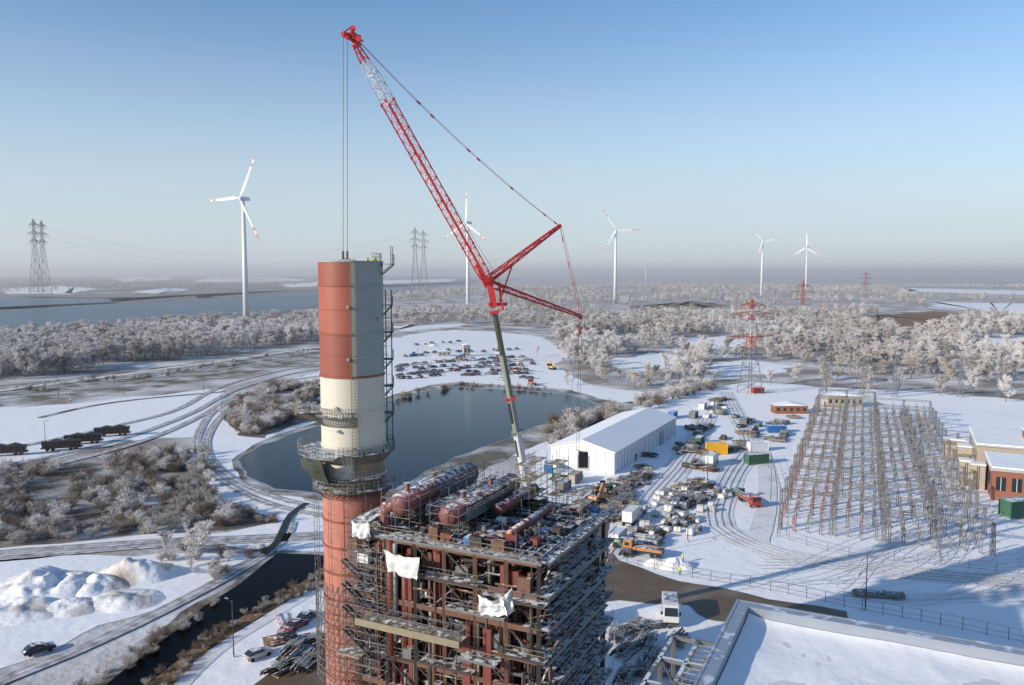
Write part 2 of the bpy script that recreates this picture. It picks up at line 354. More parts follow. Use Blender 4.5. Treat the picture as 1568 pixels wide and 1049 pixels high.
pts=fill([(845,480),(1700,480),(1700,505),(845,512)],120,.7,1.4,-.14,.01)
pts+=fill([(590,445),(1000,438),(1800,440),(1800,480),(1000,480),(700,470),(590,468)],520,.8,1.5,-.04,.004)
pts+=fill([(-200,452),(0,450),(200,444),(500,436),(480,427),(-200,430)],2000,.7,1.4,0.05,.003)
scatter('distant_forest',T_FAR,pts); n2=len(pts)
pts=fill([(-120,740),(0,722),(120,712),(230,698),(285,700),(300,730),(340,775),(420,800),(320,812),(200,820),(0,838),(-120,850)],9,.2,.5,-.18,.05,4)
pts+=fill([(345,640),(355,622),(420,595),(485,588),(485,640),(440,650),(400,668),(362,664)],9,.3,.6,-.3,.05,4)
pts+=fill([(100,712),(320,690),(335,735),(300,745)],14,.2,.45,-.2,.05,4)
pts+=fill([(830,655),(900,640),(1000,612),(1080,590),(1100,595),(1000,625),(900,662),(840,690)],15,.35,.7,-.25,.05,4)
pts+=fill([(600,610),(700,590),(860,598),(860,602),(700,594),(600,616)],14,.2,.4,0,.05,4)
pts+=fill([(-100,600),(200,576),(480,535),(480,545),(200,588),(-100,616)],40,.2,.35,0,.05,4)
pts+=fill([(250,845),(420,846),(330,890),(260,920),(235,880)],16,.15,.35,-.1,.05,4)
pts+=fill([(512,868),(440,905),(360,950),(300,985),(180,1090),(240,1090),(310,1000),(400,945),(512,890)],1.8,.1,.18,-.5,.05,2)
pts+=fill([(100,1060),(200,1000),(330,915),(350,925),(240,1000),(150,1060)],5,.12,.25,-.3,.05,4)
scatter('scrub_bushes',T_BROWN,pts)
for u,v,h in((292,862,.9),(255,850,.6),(380,650,.75),(455,620,.7),(300,858,.7),(1180,590,.9),(1265,600,1.),(1330,604,1.2),(1440,606,1.1),(1540,615,1.2),(870,590,.8),(700,560,.5),(822,545,.7),(1375,598,1.1),(1490,604,1.2),(1220,585,1.)):
    place('frosted_tree',random.choice(list(T_BIG.objects)).data,G(u,v),U(0,6),h)
# ---------------------------------------------------------------- lattice helpers
def lattice(mb,a,b,w0,w1,n,m,t=.12,mats=None,bt=None,side=None):
    a=Vector(a);b=Vector(b); x,y=mb.frame(a,b); bt=bt or t*.6
    prev=None
    for i in range(n+1):
        f=i/n; c=a.lerp(b,f); w=(w0+(w1-w0)*f)/2
        q=[c+x*w*sx+y*w*sy for sx,sy in((-1,-1),(1,-1),(1,1),(-1,1))]
        mm=mats(f) if mats else m
        if prev:
            for j in range(4):
                k=(j+1)%4
                mb.beam(prev[j],q[j],t,mm); mb.beam(prev[j],q[k],bt,mm) if (i+j)%2 else mb.beam(prev[k],q[j],bt,mm)
                mb.beam(q[j],q[k],bt,mm)
        prev=q
def pylon(loc,h,wb,arms,mats,t=.25,rz=0.):
    mb=MB(); lattice(mb,(0,0,0),(0,0,h*.55),wb,wb*.35,7,None,t,mats=lambda f:mats(f*.55)); lattice(mb,(0,0,h*.55),(0,0,h),wb*.35,wb*.12,8,None,t,mats=lambda f:mats(.55+.45*f))
    for fz,L in arms:
        z=h*fz; m=mats(fz); w=wb*.14
        for s in(-1,1):
            for yy in(-w,w):
                mb.beam((0,yy,z),(s*L,0,z+.3),t*.8,m); mb.beam((0,yy,z+h*.035),(s*L,0,z+.3),t*.7,m)
            for k in range(1,5):
                f=k/5; mb.beam((s*L*f,w*(1-f),z),(s*L*f,-w*(1-f),z+h*.03*(1-f)),t*.6,m)
                mb.beam((s*L*f,w*(1-f),z),(s*L*(f-.1),w*(1-f),z+h*.033*(1-f)),t*.6,m)
            mb.cyl((s*L,0,z),(s*L,0,z-h*.04),t*.6,'insul',n=5); mb.cyl((s*L*.55,0,z),(s*L*.55,0,z-h*.04),t*.6,'insul',n=5)
    o=mb.obj('electricity_pylon'); o.location=loc; o.rotation_euler=(0,0,rz); return o
pylon(G(1148,602),47,9,((.60,13),(.72,17),(.84,13),(.93,8)),lambda f:'pyl_white' if .62<f<.8 or .87<f<.9 else ('pyl_red' if f>.5 else 'pyl_grey'),.26,.35)
q=P(1228,500,880); q.z=0; pylon(q,52,9,((.6,13),(.75,17),(.88,11)),lambda f:'pyl_red' if f>.5 else 'pyl_white',.32,.35)
q=P(1325,450,1700); q.z=0; pylon(q,62,10,((.6,16),(.78,20),(.92,12)),lambda f:'pyl_red' if f>.4 else 'pyl_grey',.4,.35)
gy=lambda f:'pyl_grey'
for u in(56,68):
    q=P(u,440,2000 if u==56 else 2060); q.z=0; pylon(q,192,26,((.72,12),(.82,16),(.93,12)),gy,.8)
for u in (636,649):
    q=P(u,430,2300 if u==636 else 2420); q.z=0; pylon(q,188,26,((.72,12),(.82,16),(.93,12)),gy,.8)
mb=MB()
for zz in(150,172):
    a=P(68,400,2000); a.z=zz; b=P(636,400,2300); b.z=zz
    pv=None
    for i in range(31):
        t=i/30; q=a.lerp(b,t); q.z-=90*4*t*(1-t)*.75
        if pv: mb.beam(pv,q,.22,'cable')
        pv=q
pa,pb=G(1148,602),P(1228,500,880); pb.z=0
for zf,L in((.6,13),(.72,17),(.84,13)):
    for s in(-1,1):
        off=Vector((math.cos(.35)*L*s,math.sin(.35)*L*s,0)); a=pa+off+Vector((0,0,47*zf-2)); b=pb+off+Vector((0,0,52*zf-2)); c=G(1420,608)+off*.6+Vector((0,0,16))
        for e_ in(b,c):
            pv=None
            for i in range(17):
                t=i/16; q=a.lerp(e_,t); q.z-=9*4*t*(1-t)*.5
                if pv: mb.beam(pv,q,.07,'cable')
                pv=q
mb.obj('power_line')
# ---------------------------------------------------------------- wind turbines
def turbine(u,v,Y,ang,yaw,L=52):
    hub=P(u,v,Y); mb=MB(); h=hub.z
    mb.cyl((0,0,0),(0,0,h-1.5),3.6,'turbine_white',1.8,n=20)
    mb.cyl((0,4.5,h),(0,-3.5,h),2.3,'turbine_white',2.1,n=14); mb.dome((0,-3.5,h),(0,-1,0),2.1,'turbine_white',fl=1.1)
    mb.box((0,5.5,h),(3.6,6,3.8),'turbine_white')
    for k in range(3):
        t=ang+k*2.0944; d=Vector((math.sin(t),0,math.cos(t))); s=Vector((d.z,0,-d.x)); c=Vector((0,-4.6,h))
        st=[(0,1.2,1.0),(.08,1.5,.8),(.2,2.6,.4),(.45,2.0,.3),(.70,1.4,.2),(.78,1.25,.18),(.86,1.1,.15),(.93,.8,.1),(1,.25,.06)]
        for i in range(len(st)-1):
            f0,w0,t0=st[i];f1,w1,t1=st[i+1]
            a=c+d*(L*f0);b=c+d*(L*f1); m='blade_red' if i in(4,) or i>=6 else 'turbine_white'
            y=Vector((0,1,0))
            mb.hexa([a-s*w0*.4-y*t0,a+s*w0-y*t0*.3,a+s*w0+y*t0*.3,a-s*w0*.4+y*t0,b-s*w1*.4-y*t1,b+s*w1-y*t1*.3,b+s*w1+y*t1*.3,b-s*w1*.4+y*t1],m)
    o=mb.obj('wind_turbine'); o.location=(hub.x,hub.y,0); o.rotation_euler=(0,0,yaw)
turbine(372,304,900,.50,-.5,54); turbine(716,341,1330,.05,-.7,56); turbine(943,353,1570,-.56,-.15,46); turbine(1168,370,2130,-.75,-.2,46); turbine(1236,379,2550,0,-.9,62); turbine(989,409,5600,.5,.3,50)
# ---------------------------------------------------------------- boiler house
YW=math.radians(26); DA=Vector((-math.cos(YW),math.sin(YW),0)); DB=Vector((math.sin(YW),math.cos(YW),0)); C1=Vector((2.8,81.5,0))
def L(a,b,z): return C1+DA*a+DB*b+Vector((0,0,z))
def LB(mb,a0,a1,b0,b1,z0,z1,m):
    mb.hexa([L(a0,b0,z0),L(a1,b0,z0),L(a1,b1,z0),L(a0,b1,z0),L(a0,b0,z1),L(a1,b0,z1),L(a1,b1,z1),L(a0,b1,z1)],m)
BH=empty('boiler_house')
A1,B1=23.,20.
def railing(mb,p,q,m='steel_galv',h=1.1,sp=1.5,t=.05):
    p=Vector(p);q=Vector(q); n=max(1,int((q-p).length/sp)); up=Vector((0,0,1))
    for i in range(n+1): c=p.lerp(q,i/n); mb.beam(c,c+up*h,t,m)
    for z in(h,h*.55): mb.beam(p+up*z,q+up*z,t,m)
floors=[30,26.4,22.8,19.4,16,12.6,9.2,5.8]
fr=MB()
ca=[0,3.8,7.6,11.5,15.3,19.2,23]; cb=[0,5,10,15,20]
for a in ca:
    for b in cb: fr.beam(L(a,b,0),L(a,b,30 if (a,b)!=(0,0) else 30.5),.45,'steel_dark' if (a+b)%2<1.5 else 'steel_rust')
for z in floors:
    for b in cb: fr.beam(L(0,b,z-.35),L(A1,b,z-.35),.3,'steel_dark' if b else 'steel_rust',.6)
    for a in ca: fr.beam(L(a,0,z-.35),L(a,B1,z-.35),.28,'steel_dark',.55)
for i in range(len(floors)-1):
    z1,z0=floors[i],floors[i+1]
    for j in range(6):
        if R()<.5: fr.beam(L(ca[j],-.05,z0),L(ca[j+1],-.05,z1-.4),.18,'steel_dark')
    for j in range(4):
        if R()<.8: fr.beam(L(-.05,cb[j],z0),L(-.05,cb[j+1],z1-.4),.2,'steel_galv')
    for j in range(12):
        b=20*j/12; fr.beam(L(-1.2,b,z1-.1),L(.1,b,z1-1.2),.1,'steel_dark')
fr.obj('steel_frame',BH)
co=MB()
LB(co,1.8,21.5,4.,18.5,0,27,'core_dark')  # dark casing; near-black colour also stands in for shade behind the open front
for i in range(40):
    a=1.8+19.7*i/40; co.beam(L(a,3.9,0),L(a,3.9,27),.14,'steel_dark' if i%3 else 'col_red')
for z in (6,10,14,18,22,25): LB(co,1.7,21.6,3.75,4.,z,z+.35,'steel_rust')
co.obj('boiler_casing',BH)
dk=MB(); rl=MB()
for zi,z in enumerate(floors):
    if zi==0: segs=[(-.6,23.5,-.6)]
    else:
        segs=[]; a=-1.2
        while a<23:
            w_=U(3,7.5)
            if R()<.6: segs.append((a,min(a+w_,23.8),U(-1.9,-.2)))
            a+=w_+U(.0,1.5)
    for s0,s1,b0 in segs:
        dz=0 if zi==0 else U(-.9,.9)
        LB(dk,s0,s1,b0,2.6,z+dz,z+dz+.08,'deck_grate'); LB(dk,s0,s1,b0-.05,b0,z+dz-.2,z+dz+.1,random.choice(['rail_yellow','steel_dark','steel_galv','steel_rust']))
        railing(rl,L(s0,b0,z+dz+.08),L(s1,b0,z+dz+.08),'steel_galv' if R()<.75 else 'rail_yellow')
    LB(dk,-1.3,1.6,-.5,B1+.5,z+.002,z+.082,'deck_grate'); LB(dk,-1.36,-1.3,-.5,B1+.5,z-.25,z+.1,'steel_galv')
    railing(rl,L(-1.3,-.5,z+.08),L(-1.3,B1+.5,z+.08),'steel_galv')
    for k in range(4):
        zz=z-.9-k*.6; b_=U(0,5); LB(dk,-.9,-.3,b_,U(12,20),zz,zz+.1,'steel_galv'); 
for i in range(14): fb=i/13*B1; dk.beam(L(0,fb,30.15),L(16,fb,30.15),.16,'steel_galv',.25)
for i in range(12): fa=i/11*12; dk.beam(L(fa,0,30.22),L(fa,B1,30.22),.14,'steel_galv',.2)
LB(dk,0,23,2.6,20,29.75,29.85,'deck_grate')
for _ in range(34):
    a,b=U(0,10),U(1,18); z=30.36+_*.004; LB(dk,a,a+U(.6,2.2),b,b+U(.6,2.5),z,z+U(.05,.25),random.choice(['deck_grate','steel_galv','plank','steel_galv']))
dk.obj('walkway_decks',BH)
for b in(19.9,12): railing(rl,L(0,b,30.2),L(13,b,30.2))
rl.obj('guard_rails',BH)
pp=MB(); cm=['steel_rust','steel_dark','steel_galv','col_red','steel_dark','steel_rust','steel_rust','steel_galv']
for _ in range(190):
    a=U(.3,22.7); z1=U(14,29.5); z0=z1-U(2,12); b=U(-.2,3.4); pp.cyl(L(a,b,z0),L(a,b,z1),U(.06,.32),random.choice(cm),n=7)
for _ in range(130):
    a=U(0,17); z=U(12,30); b=U(-.3,3.2); pp.cyl(L(a,b,z),L(a+U(1.5,6),b,z+U(-.2,.2)),U(.05,.22),random.choice(cm),n=7)
for _ in range(60):
    a=U(0,20); z=U(13,28); b=U(-.5,2.5); pp.beam(L(a,b,z),L(a+U(-3,3),b,z+U(1,3)),U(.06,.16),random.choice(cm))
for _ in range(170):
    b=U(0,14); z=U(2,30); a=U(-.9,1.4); pp.cyl(L(a,b,z),L(a,b+U(2,7),z),U(.05,.22),random.choice(cm),n=7)
for _ in range(110):
    b=U(0,20); z1=U(8,30); a=U(-.9,1.4); pp.cyl(L(a,b,z1-U(2,8)),L(a,b,z1),U(.05,.22),random.choice(cm),n=7)
for _ in range(75):
    a,b,z=U(.5,22),U(-.8,2.5),random.choice(floors)+.1; LB(pp,a,a+U(.5,1.8),b,b+U(.4,1),z,z+U(.6,2.),random.choice(cm+['hall_wall']))
pp.obj('pipework',BH)
rc=MB()
for a in(6.0,8.6): LB(rc,a-.5,a+.5,-.3,.7,0,21.6,'col_red')
for a in(7.3,): LB(rc,a-.2,a+.2,-.1,.3,0,24,'rail_yellow')
for a in(4.4,12.4,16.2,18.7,20.6): LB(rc,a-.25,a+.25,.2,.8,4,28.8,'col_red')
for b in(3,9,15): LB(rc,-.3,.2,b-.3,b+.3,0,22,'col_red')
for a,b,z in((18.6,0,30),(17,.6,28),(12.9,.9,29)): rc.cyl(L(a,b,16),L(a,b,z),.5,'col_red',n=14)
rc.obj('red_columns',BH)
dr=MB()
def drum(a,b0,b1,z,r,m='drum_red'):
    dr.cyl(L(a,b0,z),L(a,b1,z),r,m,n=24); dr.dome(L(a,b0,z),-DB,r,m,n=20); dr.dome(L(a,b1,z),DB,r,m,n=20)
    k=int((b1-b0)/3.4)
    for i in range(k+1):
        b=b0+(b1-b0)*i/k; dr.cyl(L(a,b-.05,z),L(a,b+.05,z),r+.04,m,n=24)
    for i in(0.2,.8):
        b=b0+(b1-b0)*i; LB(dr,a-r,a+r,b-.25,b+.25,30.1,z-r*.5,'steel_dark')
drum(18.2,1.2,18,33.4,1.3); drum(12.4,2.5,19,32.5,1.2); drum(15.2,4.5,19,32.1,.75); drum(4.8,3,14,31.4,.5); drum(9.2,9,19,32,.7)
dr.dome(L(4.8,2.75,31.4),-DB,.42,'orange',n=14)
for a,b,z in((18.2,3,33.6),(18.2,9,33.6),(12.4,6,32.6),(12.4,13,32.6)):
    dr.cyl(L(a,b,z),L(a,b,z+1.9),.3,'drum_red',n=12); dr.cyl(L(a,b,z+1.8),L(a,b,z+1.95),.45,'steel_galv',n=12)
for b in(5,8,11,14): dr.cyl(L(12.4,b,32.6),L(15.2,b,32.2),.25,'drum_red',n=10); dr.cyl(L(15.2,b,31.5),L(15.2,b,29),.3,'drum_red',n=10)
dr.cyl(L(19.9,.9,33.0),L(19.9,.9,23),.6,'drum_red',n=16); dr.dome(L(19.9,.9,33.0),(0,0,1),.6,'drum_red',n=16,fl=1); dr.cyl(L(19.9,.9,32.9),L(18.2,1.3,33.4),.6,'drum_red',n=16)
for b in(7,12,17): dr.cyl(L(18.2,b,33.4),L(22,b,31),.35,'steel_dark',n=10)
LB(dr,16.6,17.0,8,17,32.2,33.6,'steel_galv'); LB(dr,10.8,11.1,4,16,31.6,33,'steel_galv')
dr.obj('steam_drums',BH)
def scaf(mb,a0,a1,b0,b1,z0,z1,da=2.2,dz=2.,m='steel_galv',planks=True):
    na=max(1,round((a1-a0)/da)); nb=max(1,round((b1-b0)/da)); nz=max(1,round((z1-z0)/dz))
    for i in range(na+1):
        for j in range(nb+1):
            a=a0+(a1-a0)*i/na;b=b0+(b1-b0)*j/nb; mb.beam(L(a,b,z0),L(a,b,z1+U(.2,1.2)),.07,m)
    for k in range(nz+1):
        z=z0+(z1-z0)*k/nz
        for j in range(nb+1):
            b=b0+(b1-b0)*j/nb; mb.beam(L(a0,b,z),L(a1,b,z),.06,m); mb.beam(L(a0,b,min(z+1,z1)),L(a1,b,min(z+1,z1)),.05,m)
        for i in range(na+1):
            a=a0+(a1-a0)*i/na; mb.beam(L(a,b0,z),L(a,b1,z),.06,m); mb.beam(L(a,b0,min(z+1,z1)),L(a,b1,min(z+1,z1)),.05,m)
        if planks and k: LB(mb,a0,a1,b0,b1,z-.05,z,'plank')
sc=MB()
scaf(sc,10.5,14.2,1.5,18.5,30,33.8,2.2,1.9,planks=False); scaf(sc,16.4,20.2,.6,18.8,30,34.2,2.4,2.1,planks=False)
for b_ in(4,9,14): LB(sc,10.4,11.3,b_,b_+3.2,33.6,33.68,'plank'); LB(sc,13.6,14.3,b_+1,b_+3.2,33.6,33.68,'deck_grate')
scaf(sc,7.6,9.4,14,19.5,30,36.2,1.9,2.,'rail_yellow'); scaf(sc,4.8,6.4,17,20,30,36.,1.7,2.,'rail_yellow'); scaf(sc,1,3,15,19,30,33,2,1.5)
scaf(sc,20.8,23.4,-1.2,5,26,31.6,2,2.,'steel_galv'); scaf(sc,19,23.8,-2.2,-.4,14,28,1.8,2.,'steel_galv',False); scaf(sc,8,21.5,-2.8,-1.2,20.72,21.9,2,2.,'steel_galv',False)
LB(sc,8,21.5,-2.8,-1.2,20.5,20.7,'plank'); LB(sc,8,21.6,-2.9,-2.8,20.1,20.9,'rail_yellow'); LB(sc,21.2,24.5,-2.8,-1,16,16.2,'plank')
for k in range(4):
    z=27-k*2.7; sc.beam(L(23.9,-1.5,z),L(20,-1.5,z-2.6),.25,'steel_dark',.12); sc.beam(L(23.9,-2.2,z),L(20,-2.2,z-2.6),.25,'steel_dark',.12)
    for i in range(9): sc.beam(L(23.9-i*.45,-1.5,z-i*.3),L(23.9-i*.45,-2.2,z-i*.3),.22,'deck_grate',.04)
sc.obj('scaffolding',BH)
rf=MB()
for _ in range(170):
    a,b=U(0,22),U(.5,19.5); z=U(30.1,31.2); ty=R()
    if ty<.35: rf.cyl(L(a,b,z),L(a,b+U(1,5),z),U(.06,.2),random.choice(cm),n=7)
    elif ty<.6: rf.cyl(L(a,b,z),L(a+U(1,4),b,z),U(.06,.2),random.choice(cm),n=7)
    elif ty<.75: rf.beam(L(a,b,30),L(a,b,30+U(1,3)),.1,'steel_galv')
    else: LB(rf,a,a+U(.3,1.2),b,b+U(.3,1.4),30,30+U(.3,1.3),random.choice(['steel_dark','steel_galv','tarp','col_red','steel_rust','steel_dark','blue','steel_galv']))
rf.obj('roof_equipment',BH)
def tarp(pts,m,name,n=18,amp=.18):
    mb=MB(); a,b,c,d=[Vector(p) for p in pts]; vs=[];fs=[]; nr=(b-a).cross(d-a).normalized()
    for i in range(n+1):
        for j in range(n+1):
            s,t=i/n,j/n; p=(a.lerp(b,s)).lerp(d.lerp(c,s),t)
            fold=math.sin(s*17+t*4)*.08*(.3+t)
            p=p+nr*(amp*(noise.noise(p*1.1)+.5*noise.noise(p*2.5))*1.5+fold)-Vector((0,0,.5*math.sin(math.pi*s)*(1-t)*.7-.15*t*math.sin(s*9))); vs.append(p)
    for i in range(n):
        for j in range(n): k=i*(n+1)+j; fs.append((k,k+1,k+n+2,k+n+1))
    mb.add(vs,fs,m,True); mb.obj(name,BH)
tarp([L(18.1,-2.1,29.2),L(13.3,-2.1,29),L(13.9,-1.9,26.2),L(17.6,-1.9,26.6)],'tarp','tarpaulin_front')
tarp([L(6.3,-2.3,26.4),L(3.2,-2.2,26.2),L(2.6,-1.9,24.4),L(5.7,-1.9,24.)],'tarp','tarpaulin_side',amp=.45)
tarp([L(3.6,-2.2,26.4),L(2.6,-1.2,27.4),L(2.2,-1.2,24.6),L(3.2,-1.9,24.4)],'tarp','tarpaulin_flap',amp=.3)
tarp([L(23,-1.4,31.6),L(20.6,-1.4,31.8),L(20.6,-1.3,29.8),L(23,-1.3,29.6)],'tarp','tarpaulin_box')
tarp([L(23,-1.4,31.62),L(20.6,-1.4,31.82),L(20.6,1.6,31.9),L(23,1.6,31.7)],'tarp','tarpaulin_top',amp=.1)
tarp([L(18.9,4,35.0),L(17.4,4,35.0),L(17.2,9,35.1),L(18.7,9,35.0)],'tarp','tarpaulin_drum',amp=.1)
# ---------------------------------------------------------------- chimney under construction
SX,SY=-20.,100.; S0=Vector((SX,SY,0)); RS=3.95
def zs(v): 
    return P(537,v,SY-RS*.9).z
ST=empty('industrial_chimney')
def ringwall(mb,z0,z1,r,mf,n=96,r2=None):
    r2=r2 or r
    for i in range(n):
        t0=2*math.pi*i/n;t1=2*math.pi*(i+1)/n
        a=S0+Vector((r*math.cos(t0),r*math.sin(t0),z0));b=S0+Vector((r*math.cos(t1),r*math.sin(t1),z0));c=S0+Vector((r2*math.cos(t1),r2*math.sin(t1),z1));d=S0+Vector((r2*math.cos(t0),r2*math.sin(t0),z1))
        mb.add([a,b,c,d],[(0,1,2,3)],mf((t0+t1)/2),False)
FA=math.atan2(-SY,-SX)
def lr(m1,m2):
    def f(t):
        d=(t-FA+math.pi)%(2*math.pi)-math.pi
        return m1 if -2.3<d<.02 else m2
    return f
sh=MB(); zt=61.4
bands=[(zt,zs(437),lr('stack_red_dark','stack_grey')),(zs(437),zs(512),lr('stack_red','stack_grey')),(zs(512),zs(578),lr('stack_red_dark','stack_grey')),(zs(578),zs(640),lambda t:'stack_cream'),(zs(640),zs(686),lambda t:'stack_cream'),(zs(686),zs(698),lambda t:'stack_grey'),(zs(698),zs(732),lr('stack_cream','stack_tan')),(zs(732),zs(760),lambda t:'stack_tan'),(zs(760),0,lambda t:'stack_salmon')]
for z1,z0,mf in bands:
    ringwall(sh,z0,z1,RS,mf)
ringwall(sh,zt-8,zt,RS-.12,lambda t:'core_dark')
for v in(437,475,512,545,578,632,660,686,698,732,760,800,840,880,920,960,1000,1040):
    z=zs(v); m='stack_red_dark' if v in(578,) or v>740 else('stack_grey' if v<600 else 'stack_cream')
    h=.12 if v in(437,512,578,632,686,732) or v>740 else .035; e=.12 if h>.1 else .03
    for zz0,zz1,ra,rb in((z-h,z+h,RS+e,RS+e),(z+h,z+h+.02,RS+e,RS),(z-h-.02,z-h,RS,RS+e)): ringwall(sh,zz0,zz1,ra,(lr('stack_red_dark','stack_grey') if v<578 else (lambda t:m)),r2=rb)
ringwall(sh,zt-.1,zt+.05,RS+.06,lambda t:'stack_grey'); ringwall(sh,zt+.05,zt+.06,RS+.06,lambda t:'stack_grey',r2=RS-.14)
for v,dt in((470,-.1),(550,-.12),(490,.9),(625,-.5),(660,-.45)):
    t=FA+dt; p=S0+Vector((RS*math.cos(t),RS*math.sin(t),zs(v))); sh.cyl(p,p+Vector((math.cos(t)*.35,math.sin(t)*.35,0)),.2,'stack_grey',n=10)
sh.obj('shell',ST)
pl=MB()
def ringplat(z,r0,r1,t0,t1,m='plank',rail='steel_galv',n=28):
    pv=None
    for i in range(n+1):
        t=t0+(t1-t0)*i/n; c,s=math.cos(t),math.sin(t)
        q=[S0+Vector((r*c,r*s,zz)) for r,zz in((r0,z),(r1,z),(r1,z+.12),(r0,z+.12))]
        if pv:
            pl.add(pv+q,[(0,1,5,4),(1,2,6,5),(2,3,7,6),(3,0,4,7)],m)
            for h in(.6,1.1): pl.beam(pv[2]+Vector((0,0,h)),q[2]+Vector((0,0,h)),.06,rail)
        pl.beam(q[2],q[2]+Vector((0,0,1.1)),.06,rail); pl.beam(q[0]-Vector((0,0,1.2)),q[1],.07,rail); pv=q
z=zs(697); ringplat(z,RS,RS+2.9,FA-2.4,FA-.35,'steel_galv','steel_galv'); ringplat(z+.01,RS,RS+1.2,FA-.35,FA+2.6,'deck_grate')
ringplat(zs(640),RS,RS+.9,FA-1.9,FA+.1,'deck_grate'); ringplat(zs(636),RS+.2,RS+3.2,FA-1.8,FA-1.25,'plank','rail_yellow',8)
ringplat(zs(752),RS,RS+1.2,FA-1.9,FA+1.6,'deck_grate')
ringplat(zs(735),RS,RS+.8,FA-1.9,FA+.9,'deck_grate')
def ladder(t,r,z0,z1,m):
    c,s=math.cos(t),math.sin(t); e=Vector((-s,c,0)); o=S0+Vector((c*r,s*r,0))
    for k in(-.25,.25): pl.beam(o+e*k+Vector((0,0,z0)),o+e*k+Vector((0,0,z1)),.06,m)
    zz=z0
    while zz<z1: pl.beam(o-e*.25+Vector((0,0,zz)),o+e*.25+Vector((0,0,zz)),.04,m); zz+=.4
ladder(FA+.02,RS+.2,zs(760),zt+.3,'stack_tan')
tr=FA+1.48
for k in range(5):
    z=zs(470)-k*3.4; ringplat(z,RS+.05,RS+1.15,tr-.1,tr+.3,'deck_grate','steel_dark',3)
for dt in(0,.22):
    c,s=math.cos(tr+dt),math.sin(tr+dt)
    for r in(RS+.3,RS+1.0): pl.beam(S0+Vector((c*r,s*r,zs(700))),S0+Vector((c*r,s*r,zs(445))),.06,'steel_dark')
z=zs(700); c,s=math.cos(tr+.1),math.sin(tr+.1)
while z<zs(445): pl.beam(S0+Vector((c*(RS+.3),s*(RS+.3),z)),S0+Vector((c*(RS+1),s*(RS+1),z)),.04,'steel_dark'); z+=1.2
ringplat(zt-.4,RS+.0,RS+1.4,tr-.35,tr+.3,'steel_dark','steel_dark',4)
for dt in(-.35,.3):
    c,s=math.cos(tr+dt),math.sin(tr+dt); pl.beam(S0+Vector((c*(RS+1.4),s*(RS+1.4),zt-.4)),S0+Vector((c*(RS+1.4),s*(RS+1.4),zt+1.9)),.08,'steel_dark')
for i in range(9):
    t=FA+.75+i*.13; c,s=math.cos(t),math.sin(t); p=S0+Vector((c*(RS-.2),s*(RS-.2),zt)); pl.beam(p,p+Vector((0,0,1.0)),.05,'steel_dark')
    if i<8:
        t2=t+.13; q=S0+Vector((math.cos(t2)*(RS-.2),math.sin(t2)*(RS-.2),zt)); 
        for h in(.55,1.): pl.beam(p+Vector((0,0,h)),q+Vector((0,0,h)),.05,'steel_dark')
zz=zs(762); k=0
while zz>8:
    r=RS+1.1; n=18
    for i in range(n):
        t=FA-1.9+i*(2.6/n); t2=t+2.6/n
        a=S0+Vector((r*math.cos(t),r*math.sin(t),zz));b=S0+Vector((r*math.cos(t2),r*math.sin(t2),zz))
        if k>6: pl.beam(a,b,.08,'steel_rust'); pl.beam(a+Vector((0,0,1)),b+Vector((0,0,1)),.06,'rail_yellow'); pl.beam(a,a+Vector((0,0,1.8)),.07,'steel_galv'); pl.beam(a,b+Vector((0,0,1.8)),.05,'steel_galv')
        elif i%3==0: pl.beam(a,b,.06,'steel_galv'); pl.beam(a,a+Vector((0,0,1.8)),.06,'steel_galv')
    zz-=1.8; k+=1
pl.obj('platforms_and_ladders',ST)
gn=MB(); zz=zs(700); vs=[];fs=[]
for i in range(17):
    for j in range(11):
        s,t=i/16,j/10; th=FA-1.75+1.15*s; rr=(RS+2.7)*(1-t*t*.33)+.25*noise.noise(Vector((s*6,t*4,1)))
        vs.append(S0+Vector((math.cos(th)*rr,math.sin(th)*rr,zz-3.6*t-.25*math.sin(s*19)*(1-t)+.3*noise.noise(Vector((s*5,t*3,4))))))
for i in range(16):
    for j in range(10): k=i*11+j; fs.append((k,k+1,k+12,k+11))
gn.add(vs,fs,'tarp_green',True); gn.obj('safety_net',ST)
lb=MB()
LB(lb,22,26.5,5,8,29.2,29.4,'steel_galv'); railing(lb,L(22,5,29.4),L(26.5,5,29.4)); LB(lb,22.5,25.5,1,4,25,28.5,'steel_rust'); LB(lb,23.3,26,6,9,22,28,'col_red')
lb.obj('link_bridge',BH)
# ---------------------------------------------------------------- mobile crane
CR=empty('mobile_crane')
cr=MB()
J0=P(750,436,127); J1=P(543,66,100.5)
def jm(f): return 'pyl_white' if .80<f<.96 else 'red_crane'
N=50; x,y=cr.frame(J0,J1); pv=None
for i in range(N+1):
    f=i/N; c=J0.lerp(J1,f); w=.66*min(1,.25+f/.05*.75,.35+(1-f)/.12*.65)
    q=[c+x*w*sx+y*w*sy*.9 for sx,sy in((-1,-1),(1,-1),(1,1),(-1,1))]; m=jm(f)
    if pv:
        for j in range(4):
            k=(j+1)%4; cr.beam(pv[j],q[j],.13,m)
            if (i+j)%2: cr.beam(pv[j],q[k],.06,m)
            else: cr.beam(pv[k],q[j],.06,m)
            if i%5==0: cr.beam(q[j],q[k],.08,m)
    pv=q
    if i in(10,20,30,40):
        for j in range(4): cr.beam(q[j]-(J1-J0).normalized()*.2,q[j]+(J1-J0).normalized()*.2,.24,m)
cr.beam(P(549,72,101),P(537,49,100),.6,'red_crane'); cr.beam(P(526,51,99.5),P(552,56,101),.28,'red_crane'); cr.beam(P(537,42,100),P(541,60,100),.22,'red_crane'); cr.beam(P(526,51,99.5),P(545,68,100.5),.18,'red_crane'); cr.beam(P(537,42,100),P(526,50,99.5),.15,'red_crane'); cr.beam(P(537,44,100),P(556,64,101),.15,'red_crane')
